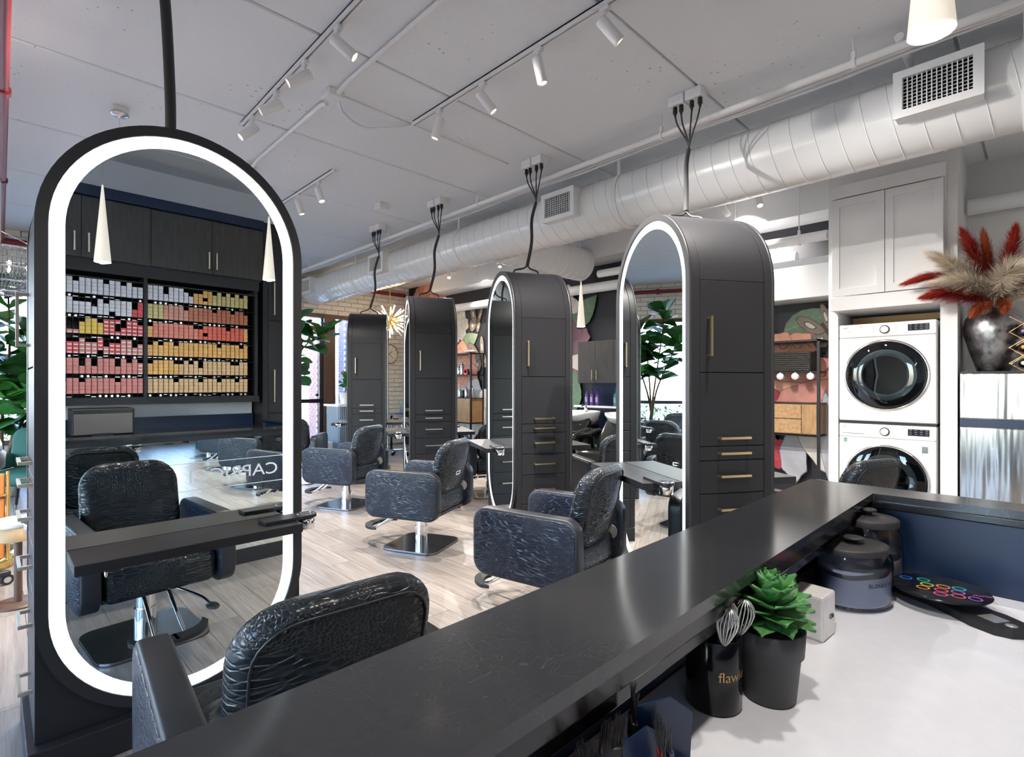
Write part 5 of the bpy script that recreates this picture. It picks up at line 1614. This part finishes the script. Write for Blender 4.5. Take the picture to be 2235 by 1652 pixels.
for k in range(2):
    bt = thing('wicker_basket', (6.36, 1.80+.41*k, 1.49), ['dark wicker basket nearer the closet on the shelf unit', 'dark wicker basket half hidden by the station on the shelf unit'][k], 'basket', group='dark baskets on the shelf unit')
    MB().box(0, .30, 0, .385, 0, .22).build('basket_body', M_['wicker'], bt, bevel=.012)
    for j in range(9): MB().box(-.006, .0, .008, .377, .008+.024*j, .022+.024*j).build('weave_band', M_['wicker'], bt, bevel=.005)
for k in range(5):
    t_ = thing('white_cup', (6.335, 1.80+.155*k, 1.435), 'white cup hanging under the shelf, %s from the closet' % ordw(k), 'cup', group='white cups hanging under the basket shelf')
    c_ = MB().lathe([(0,-.004),(.032,-.002),(.038,.006),(.038,.07),(.034,.07),(.034,.01),(0,.008)], 24); c_.xf(Matrix.Rotation(R(90), 4, 'Y')); c_.build('cup_body', M_['ceramic'], t_)
    MB().tube([(.03, .03*sin(a)*0+.002, .036+.022*sin(a)) if False else (.035+.022*cos(a), 0, .034+.020*sin(a)) for a in [pi*j/8 for j in range(9)]], .004, 6).build('cup_handle', M_['ceramic'], t_)
    MB().tube([(.035,.0,.05),(.035,0,.045)], .003, 5).build('hook', M_['black_metal'], t_)
s1 = frame_unit('etagere', 6.40, 6.72, 7.65, 8.75, 1.95, (.60, 1.08, 1.53), 'black metal shelf unit in front of the peach flower mural')
MB().box(.004, .31, .012, 1.09, .61, 1.065).build('cabinet_case', M_['oak_side'], s1)
for k in range(2): MB().box(-.012, .004, .014+.54*k, .55+.54*k, .61, 1.065).build('cabinet_door', M_['oak_side'], s1, bevel=.003)
def bottle(loc, r, h, m, label, cap='bottle_silver', neck=.4, group=None):
    t_ = thing('product_bottle', loc, label, 'bottle', group=group)
    MB().lathe([(0,0),(r*.96,0),(r,h*.03),(r,h*.70),(r*.85,h*.77),(r*neck,h*.80),(r*neck,h*.84)], 18).build('bottle_body', M_[m], t_)
    MB().lathe([(r*neck*1.15,h*.82),(r*neck*1.15,h*.92),(r*neck*.5,h*.93),(r*neck*.5,h*1.0),(0,h)], 14).build('bottle_cap', M_[cap], t_)
    return t_
G1 = 'bottles on the far metal shelf unit'
for k, (dy, r, h, m, l_) in enumerate(((.10,.035,.24,'bottle_silver','tall silver bottle nearest the post on the middle shelf'),(.19,.022,.17,'bottle_brown','small brown bottle beside the tall silver one'),(.27,.038,.21,'bottle_silver','wide silver bottle behind the brown one'),(.38,.04,.18,'bottle_black','black bottle on the middle shelf'),(.47,.035,.20,'bottle_silver','farther silver bottle on the middle shelf'))):
    bottle((6.52, 7.65+dy, 1.08), r, h, m, l_, group=G1)
for k, (dy, r, h, m, l_) in enumerate(((.40,.04,.26,'bottle_silver','tall silver bottle on the upper shelf'),(.50,.045,.20,'bottle_silver','short silver bottle on the upper shelf'),(.62,.04,.15,'bottle_black','dark jar-like bottle on the upper shelf'))):
    bottle((6.52, 7.65+dy, 1.53), r, h, m, l_, group=G1)
t_ = thing('gift_box', (6.5, 7.90, 1.53), 'small red open box on the upper shelf', 'box')
MB().ring(rrect(.11,.10,.003,1,0,.06), rrect(.075,.06,.003,1,0,.06), 'x', -.03, .03, smooth=False).build('box_frame', M_['red_plastic'], t_)
t_ = thing('storage_tin', (6.5, 7.84, 1.53), 'tiny navy tin in front of the red box', 'tin')
MB().lathe([(0,0),(.03,0),(.03,.05),(.026,.055),(0,.055)], 16).build('tin_body', M_['navy_paint'], t_)
t_ = thing('ceramic_tray', (6.5, 7.78, 1.95), 'shallow cream tray on top of the far shelf unit', 'tray')
MB().lathe([(0,.01),(.10,.012),(.13,.035),(.125,.035),(.10,.018),(0,.016)], 24).build('tray_body', M_['ceramic'], t_)

# ================================================================== SHAMPOO AREA
cu = thing('shampoo_cupboard', (6.40, 0, 0), 'dark wood wall cupboards over the shampoo basins', 'cupboard')
MB().box(.02, .355, 3.42, 5.07, 1.36, 2.0).build('cupboard_carcass', M_['station_dark'], cu)
ys = [3.42, 3.75, 4.08, 4.41, 4.74, 5.07]
for k in range(5):
    f = MB().box(0, .02, ys[k]+.002, ys[k+1]-.002, 1.365, 1.995).build('cupboard_door', M_['dark_wood'], cu, bevel=.001, seg=1)
    hy = ys[k+1]-.04 if k % 2 else ys[k]+.04
    hb = MB().box(-.035, -.025, hy-.006, hy+.006, 1.41, 1.56)
    for zz in (1.42, 1.545): hb.box(-.03, 0, hy-.006, hy+.006, zz, zz+.01)
    hb.build('handle', M_['champagne'], f)
bs = thing('shampoo_shelf', (6.42, 3.42, 0), 'white ledge with dark glass splashback over the basins', 'shelf')
MB().box(.32, .335, 0, 1.62, 1.02, 1.36).build('splashback', M_['navy_paint'], bs)
MB().box(.0, .335, -.02, 1.75, .99, 1.02).build('ledge', M_['ceramic'], bs, bevel=.004)
MB().box(.06, .335, 0, 1.68, .0, .99).build('apron_panel', M_['navy_paint'], bs)
G2 = 'pump bottles on the shampoo ledge'
for k, (y_, m, l_) in enumerate(((5.0,'bottle_purple','purple pump bottle farthest along the shampoo ledge'),(4.90,'bottle_purple','purple pump bottle in the middle of its trio'),(4.80,'bottle_purple','purple pump bottle nearest the teal bottles'),(4.47,'bottle_teal','teal pump bottle on the shampoo ledge next to the purple ones'),(4.38,'bottle_teal','second teal pump bottle, partly behind the lit mirror frame'))):
    b_ = bottle((6.55, y_, 1.02), .036, .24, m, l_, m, .35, G2)
    MB().tube([(0,0,.235),(0,0,.252),(-.03,0,.252)], .005, 6).build('pump_spout', M_[m], b_)
    MB().box(-.0372, -.036, -.02, .02, .05, .13).build('bottle_label', M_['lettering_grey'], b_)
def shampoo(y, label):
    t_ = thing('shampoo_unit', (6.10, y, 0), label, 'shampoo chair', group='shampoo chairs with basins')
    # basin
    b = MB(); n = 28
    def ell(rx, ry, z, off=0): return [(off+rx*cos(2*pi*k/n), ry*sin(2*pi*k/n), z - (.05*max(0, -cos(2*pi*k/n))**4 if z > .9 else 0)) for k in range(n)]
    L = [ell(.12,.14,.74,.05), ell(.22,.25,.82,.03), ell(.265,.30,.93,0), ell(.265,.30,.955,0), ell(.225,.26,.955,0), ell(.19,.22,.85,.02), ell(.08,.09,.79,.04)]
    v = [p for q in L for p in q]
    b.add(v, [(i*n+k, i*n+(k+1)%n, (i+1)*n+(k+1)%n, (i+1)*n+k) for i in range(len(L)-1) for k in range(n)], True)
    b.add(L[-1], [tuple(range(n))])
    bo = b.build('basin', M_['ceramic'], t_)
    MB().lathe([(0,0),(.028,0),(.022,.04),(.018,.07),(0,.075)], 14, (.2,.06,.95)).tube(cm([(.2,.06,1.0),(.15,.06,1.03),(.08,.06,1.01)],4), .012, 8).build('tap', M_['chrome'], bo)
    MB().box(.0, .26, -.16, .16, 0, .76).build('pedestal', M_['black_plastic'], t_, bevel=.02)
    MB().pillow(.52, .50, .07, .15, .05, .015, lambda a, b_, c: (-.55+b_, a, .43+c), 5).build('seat', M_['glass_dark'], t_)
    MB().pillow(.50, .56, .08, .13, .05, .015, lambda a, b_, c: (-.22+b_*.62-c*.6, a, .66+b_*.72+c*.7), 5).build('backrest', M_['glass_dark'], t_)
    MB().pillow(.44, .34, .06, .10, .04, .01, lambda a, b_, c: (-.90-b_*.5, a, .34+b_*.75*-1+c), 5).build('leg_rest', M_['glass_dark'], t_)
    for s in (-1, 1):
        pts = cm([(-.78,s*.31,.34),(-.80,s*.31,.56),(-.72,s*.31,.66),(-.45,s*.31,.665),(-.22,s*.31,.70),(-.05,s*.31,.62),(-.02,s*.31,.40)],5)
        MB().tube(pts, .045, 10).build('armrest', M_['glass_dark'], t_)
    MB().box(-.72, -.05, -.24, .24, .05, .34).build('chair_base', M_['black_plastic'], t_, bevel=.02)
shampoo(4.78, 'black shampoo chair with white basin below the purple bottles')
shampoo(4.0, 'black shampoo chair with white basin below the teal bottles')

# ================================================================== CLOCK, CHANDELIERS
ck = thing('wall_clock', (6.22, YF-.003, 2.02), 'round gold rimmed wall clock on the white brick pier', 'clock')
def yl(prof, n=40): 
    mb = MB().lathe(prof, n); mb.xf(Matrix.Rotation(R(90), 4, 'X')); return mb
yl([(.20,0),(.215,.0),(.222,.02),(.215,.038),(.203,.03)]).build('clock_rim', M_['gold'], ck)
yl([(0,.02),(.204,.02)]).build('clock_dial', M_['clock_face'], ck)
for k in range(12):
    a = 2*pi*k/12; q = MB().box(-.004,.004,-.024,-.021,.155,.18); q.xf(Matrix.Rotation(a, 4, 'Y')); q.build('hour_mark', M_['gold'], ck)
for a, L, w_ in ((.9,.10,.005),(2.3,.15,.0035)):
    q = MB().box(-w_,w_,-.028,-.025,-.02,L); q.xf(Matrix.Rotation(a, 4, 'Y')); q.build('clock_hand', M_['lettering_black'], ck)
sb = thing('starburst_chandelier', (5.42, 8.92, 2.58), 'starburst chandelier of glowing glass tubes near the clock', 'chandelier')
MB().lathe([(0,-.06),(.042,-.042),(.06,0),(.042,.042),(0,.06)], 18).build('hub', M_['gold'], sb)
MB().cyl((0,0,.05),(0,0,ZC-2.58), .008, n=8).build('drop_rod', M_['gold'], sb)
MB().lathe([(0,0),(.06,0),(.06,-.03),(0,-.03)], 18, (0,0,ZC-2.58)).build('canopy', M_['gold'], sb)
random.seed(4); N = 44
for k in range(N):
    z = 1-2*(k+.5)/N; a = k*2.39996; r_ = sqrt(1-z*z); d_ = Vector((r_*cos(a), r_*sin(a), z))
    if z > .93: continue
    L = random.uniform(.30,.40)
    sp = MB().cyl(d_*.05, d_*L*.52, .006, n=6).build('spoke', M_['gold'], sb)
    if k % 3: MB().cyl(d_*L*.52, d_*L, .012, .011, n=8).build('glass_tube', M_['bulb_glow'], sp)
    else: MB().cyl(d_*L*.52, d_*L*1.05, .013, .012, n=8).build('metal_tube', M_['steel'], sp)
pl_ = bpy.data.lights.new('starburst_bulbs', 'POINT'); pl_.energy = 32; pl_.color = (1,.68,.40); pl_.shadow_soft_size = .03
po = bpy.data.objects.new('starburst_bulbs', pl_); COL.objects.link(po); po.parent = sb
cc = thing('crystal_chandelier', (.0, 7.1, 2.42), 'tiered crystal bead chandelier by the side window', 'chandelier')
for (r_, z) in ((.46,.20),(.46,.02),(.36,-.10),(.20,-.18)):
    n = 48; MB().tube([(r_*cos(2*pi*k/n), r_*sin(2*pi*k/n), z) for k in range(n)], .008, 6, closed=True).build('hoop', M_['chrome'], cc)
bd = MB()
def bead(x, y, z, s):
    bd.add([(x,y,z+s),(x+s*.7,y,z),(x,y+s*.7,z),(x-s*.7,y,z),(x,y-s*.7,z),(x,y,z-s)], [(0,1,2),(0,2,3),(0,3,4),(0,4,1),(5,2,1),(5,3,2),(5,4,3),(5,1,4)])
for k in range(90):
    a = 2*pi*k/90
    for j in range(8): bead(.46*cos(a), .46*sin(a), .19-.022*j, .011)
    for j in range(12):
        u = j/11; rr_ = .46-.30*u**1.2; bead(rr_*cos(a), rr_*sin(a), .0-.19*u+.02*sin(pi*u), .011)
tag(bd.build('crystal_beads', M_['crystal'], cc), kind='stuff')
MB().cyl((0,0,.2),(0,0,ZC-2.42), .008, n=8).build('drop_rod', M_['chrome'], cc)
for k in range(3): MB().tube([(.46*cos(2.1*k),.46*sin(2.1*k),.2),(0,0,.42)], .004, 5).build('stay', M_['chrome'], cc)
for k in range(5):
    a = 2*pi*k/5; MB().lathe([(0,.03),(.014,.02),(.018,0),(.012,-.02),(0,-.03)], 10, (.2*cos(a), .2*sin(a), .08)).build('bulb', M_['lamp_glow'], cc)

# ================================================================== PLANTS
random.seed(9)
def leaf_mesh(name, m, L=1.0, Wd=.36, fold=.10):
    mb = MB(); nu, nv = 9, 6; v = []
    for i in range(nu+1):
        u = i/nu
        w_ = Wd*(sin(pi*min(1,(u**1.25)*.86+.07))**.75)*(1.0-.25*sin(2*pi*u)*.6)*(1 if u < .985 else .3)
        for j in range(nv+1):
            s_ = (j/nv)*2-1
            z = fold*abs(s_)*w_/Wd*.9 - .22*u*u*L*.6 + .025*sin(9*u+3*s_)*abs(s_)
            v.append((u*L, s_*w_, z))
    fs = [(i*(nv+1)+j, i*(nv+1)+j+1, (i+1)*(nv+1)+j+1, (i+1)*(nv+1)+j) for i in range(nu) for j in range(nv)]
    mb.add(v, fs, True)
    me = mb.mesh(name); me.materials.append(M_[m]); return me
LM = [leaf_mesh('leaf', 'ficus_leaf'), leaf_mesh('leaf', 'ficus_light'), leaf_mesh('leaf', 'ficus_leaf', fold=.25)]
def ficus(loc, label, trunks, leafL=.30, pot=('pot_teal', .20, .55), per=16, spread=1.0):
    t_ = thing('fiddle_leaf_fig', loc, label, 'plant')
    pm_, pr, ph = pot
    MB().lathe([(0,0),(pr*.72,0),(pr*.76,.01),(pr,ph),(pr*.93,ph),(pr*.90,ph-.04),(0,ph-.04)], 32).build('pot', M_[pm_], t_)
    MB().lathe([(0,ph-.035),(pr*.9,ph-.038)], 20).build('potting_soil', M_['soil'], t_)
    for pts in trunks:
        P = cm([(pts[0][0],pts[0][1],ph-.05)] + pts[1:], 6)
        n = len(P)
        MB().tube(P, [.017*(1-.6*k/n)*leafL/.3 for k in range(n)], 7).build('trunk', M_['stem_brown'], t_)
        for k in range(per):
            u = .45 + .55*k/(per-1); p = P[min(n-1, int(u*(n-1)))]
            an = k*2.4 + random.uniform(-.4,.4); el = random.uniform(-.25,.75) if k < per-3 else random.uniform(.6,1.2)
            o = bpy.data.objects.new('leaf', random.choice(LM)); COL.objects.link(o); o.parent = t_
            s_ = leafL*random.uniform(.75,1.15)*spread
            o.location = p; o.scale = (s_, s_*1.25, s_); o.rotation_euler = (random.uniform(-.5,.5), -el, an)
ficus((3.25,8.75,0), 'tall fiddle leaf fig by the entrance, branching out beside the large mirror frame', [[(0,0),(.02,.02,1.2),(.10,-.02,2.05),(.28,-.10,2.42)], [(.03,.0),(-.06,.06,1.3),(-.2,.1,2.3),(-.25,.15,2.75)], [(-.03,.02),(.08,.05,1.2),(.35,-.12,1.95),(.75,-.32,2.26)], [(0,-.03),(-.1,-.1,1.2),(-.35,-.25,1.8),(-.5,-.35,2.1)]], .36, ('pot_teal',.21,.62), 20)
ficus((.02,8.75,0), 'large fiddle leaf fig in front of the side window at the frame edge', [[(0,0),(.0,.02,1.0),(.06,-.04,1.7),(.05,-.1,2.45)], [(.03,.0),(.12,-.05,.9),(.25,-.2,1.4),(.22,-.25,1.9)], [(-.03,.02),(-.1,-.05,1.0),(-.25,-.1,1.6),(-.3,-.1,2.2)], [(0,-.02),(.1,-.12,.7),(.2,-.25,1.0),(.25,-.3,1.25)]], .36, ('pot_cream',.20,.40), 20)
ficus((4.22,8.40,1.005), 'small fiddle leaf fig in a white pot on the fluted desk', [[(0,0),(.01,.0,.28),(.02,-.01,.48)]], .17, ('pot_white',.085,.20), 9)
ficus((1.75,9.2,0), 'bushy leafy plant in a cream pot under the storefront window', [[(0,0),(.05,.02,.55),(.12,-.02,.85)], [(.02,0),(-.08,.05,.5),(-.2,.05,.75)]], .26, ('pot_cream',.20,.40), 9)
# ================================================================== RECEPTION CORNER
fd = thing('fluted_desk', (4.02, 8.22, 0), 'blue-grey fluted reception desk with white top by the entrance', 'desk')
mat('fluted_paint', (.22,.27,.33), .45)
MB().box(.02, .78, .02, .48, 0, .97).build('desk_core', M_['fluted_paint'], fd)
MB().box(-.02, .82, -.02, .52, .97, 1.005).build('desk_slab', M_['desk_quartz'], fd, bevel=.004)
fm = MB().cyl((0,0,.02),(0,0,.97), .0165, n=10).mesh('flute'); fm.materials.append(M_['fluted_paint'])
for k in range(23):
    o = bpy.data.objects.new('flute', fm); COL.objects.link(o); o.parent = fd; o.location = (.035+.0335*k, .02, 0)
for k in range(13):
    o = bpy.data.objects.new('flute', fm); COL.objects.link(o); o.parent = fd; o.location = (.02, .045+.0335*k, 0)
for k in range(3):
    b_ = MB().box(-.10, .10, -.10, .10, 0, .13).build('white_carton', M_['pot_white'], loc=(3.80, 8.30, .131*k), rot=(0,0,R([4,-6,9][k])), bevel=.004)
    tag(b_, 'white carton stacked by the fluted desk, %s' % ['bottom of the stack', 'middle of the stack', 'topmost'][k], 'box', 'white cartons by the fluted desk')
    MB().box(-.101, .101, -.012, .012, .04, .09).build('carton_band', M_['lettering_grey'], b_)
oc = thing('office_chair', (5.55, 8.6, 0), 'grey slatted office chair on castors between the far stations', 'office chair', R(35))
for k in range(5):
    a = 2*pi*k/5
    leg = MB().tube([(0,0,.10),(.27*cos(a),.27*sin(a),.07)], .014, 7).build('leg', M_['chrome'], oc)
    MB().cyl((.27*cos(a)-.02*sin(a),.27*sin(a)+.02*cos(a),.032),(.27*cos(a)+.02*sin(a),.27*sin(a)-.02*cos(a),.032), .032, n=14).build('castor', M_['black_rubber'], leg)
MB().cyl((0,0,.09),(0,0,.44), .025, n=12).build('gas_lift', M_['chrome'], oc)
MB().pillow(.48,.46,.06,.07,.03,.01, lambda a,b_,c: (a,b_,.48+c), 5).build('seat', M_['fluted_paint'], oc)
for k in range(6): MB().pillow(.44,.085,.02,.035,.014,.006, lambda a,b_,c,k=k: (a,-.24-.03*k-b_*.3-c,.58+.10*k+b_), 4).build('back_band', M_['fluted_paint'], oc)
for s in (-1,1): MB().tube(cm([(s*.24,-.2,.48),(s*.26,-.1,.66),(s*.26,.14,.67),(s*.24,.16,.50)],4), .012, 7).build('armrest', M_['chrome'], oc)
dk = thing('side_desk', (5.75, 8.9, 0), 'dark desk behind the far stations with a printer on it', 'desk')
MB().box(0, .85, 0, .6, .70, .74).build('desk_slab', M_['station_dark'], dk)
for (a, c) in ((.03,.03),(.82,.03),(.03,.57),(.82,.57)): MB().box(a-.02,a+.02,c-.02,c+.02,0,.70).build('leg', M_['black_metal'], dk)
pr_ = thing('printer', (6.1, 9.15, .74), 'black printer standing on the side desk', 'printer')
MB().box(-.22,.22,-.17,.17,0,.20).build('printer_body', M_['black_plastic'], pr_, bevel=.015); MB().box(-.19,.19,-.175,-.17,.06,.12).build('printer_panel', M_['lettering_grey'], pr_)
# ================================================================== DRYING CORNER AT THE FRAME EDGE
bc_ = thing('barrel_chair', (-.24, 5.5, 0), 'caramel leather barrel chair with brass bands at the frame edge', 'armchair', R(-70))
n = 26; o_, i_ = [], []
for k in range(n+1):
    a = R(-30 + 240*k/n); o_.append((.36*cos(a), -.36*sin(a))); i_.append((.29*cos(a), -.29*sin(a)))
MB().prism(o_ + i_[::-1], 'z', .10, .70, smooth=True).build('shell', M_['tan_leather'], bc_, bevel=.02, seg=3)
MB().lathe([(0,.26),(.26,.26),(.29,.30),(.29,.40),(.26,.44),(0,.45)], 36).build('seat', M_['tan_leather'], bc_)
for zz in (.30, .55):
    MB().tube([(.368*cos(R(-32+244*k/n)), -.368*sin(R(-32+244*k/n)), zz) for k in range(n+1)], .010, 6).build('brass_band', M_['gold'], bc_)
for s in (-1,1): MB().tube([(s*.33,.18,.08),(s*.33,.18,.72)], .012, 8).build('brass_post', M_['gold'], bc_)
MB().lathe([(.30,0),(.34,0),(.34,.10),(.30,.10)], 36).build('base_ring', M_['gold'], bc_)
hd_ = thing('hood_dryer', (-.27, 4.78, 0), 'silver hood hair dryer on a rolling stand at the frame edge', 'hair dryer')
for k in range(4):
    a = R(20+90*k); leg = MB().pillow(.06,.34,.02,.035,.012,0, lambda q,b_,c,a=a: ((b_+.17)*cos(a)-q*sin(a),(b_+.17)*sin(a)+q*cos(a),.10+c-.06*(b_+.17)), 4).build('leg', M_['black_plastic'], hd_)
    cx, cy = .32*cos(a), .32*sin(a)
    MB().cyl((cx+.016*sin(a),cy-.016*cos(a),.036),(cx-.016*sin(a),cy+.016*cos(a),.036), .036, n=18).build('castor', M_['black_rubber'], leg)
    MB().cyl((cx+.019*sin(a),cy-.019*cos(a),.036),(cx-.019*sin(a),cy+.019*cos(a),.036), .02, n=14).build('castor_hub', M_['dryer_silver'], leg)
MB().cyl((0,0,.08),(0,0,.85), .022, n=14).build('stand_pole', M_['chrome'], hd_)
hl = MB().lathe([(.0,.22),(.10,.205),(.19,.14),(.22,.04),(.225,0),(.20,0),(.19,.04),(.16,.11),(.08,.16),(0,.17)], 32, (.06,-.0,.92))
hl.build('hood', M_['dryer_silver'], hd_)
MB().lathe([(.225,.0),(.24,-.02),(.235,-.11),(.20,-.14),(.19,-.10),(.20,0)], 32, (.06,0,.92)).build('visor', M_['black_plastic'], hd_)
stb = thing('side_table', (.08, 4.42, 0), 'small round pale side table behind the drawer handles', 'side table')
MB().lathe([(0,.48),(.10,.48),(.11,.50),(.11,.52),(.10,.525),(.09,.512),(0,.51)], 32).build('tray_top', M_['pot_white'], stb)
MB().lathe([(.104,.40),(.106,.48),(.0,.48)], 32).build('apron', M_['timber_stud'], stb); MB().cyl((0,0,.01),(0,0,.42), .02, n=14).build('stem', M_['door_brown'], stb); MB().lathe([(0,.015),(.12,.012),(.13,0),(0,0)], 28).build('foot', M_['door_brown'], stb)
def accent(name, loc, rz, m, label):
    t_ = thing(name, loc, label, 'armchair', rz)
    MB().pillow(.54,.52,.07,.14,.05,.015, lambda a,b_,c: (a,b_,.40+c), 5).build('seat', M_[m], t_)
    MB().pillow(.60,.44,.10,.12,.05,.01, lambda a,b_,c: (a,-.27+.35*a*a-c-(b_+.2)*.18,.66+b_), 6).build('backrest', M_[m], t_)
    for s in (-1,1): MB().pillow(.50,.16,.06,.08,.035,.005, lambda a,b_,c,s=s: (s*.29+c,a,.54+b_), 5).build('armrest', M_[m], t_)
    for (a,c) in ((-.22,.2),(.22,.2),(-.22,-.22),(.22,-.22)):
        lg_ = MB().cyl((a,c,.35),(a*1.2,c*1.2,.06), .018, .013, n=10).build('leg', M_['black_plastic'], t_); MB().cyl((a*1.2,c*1.2,.06),(a*1.25,c*1.25,0), .013, .010, n=10).build('brass_tip', M_['gold'], lg_)
accent('velvet_chair', (.22,7.35,0), R(150), 'green_velvet', 'emerald velvet armchair behind the barrel chair')
accent('velvet_chair', (.62,9.35,0), R(180), 'navy_fabric', 'navy armchair against the storefront window')
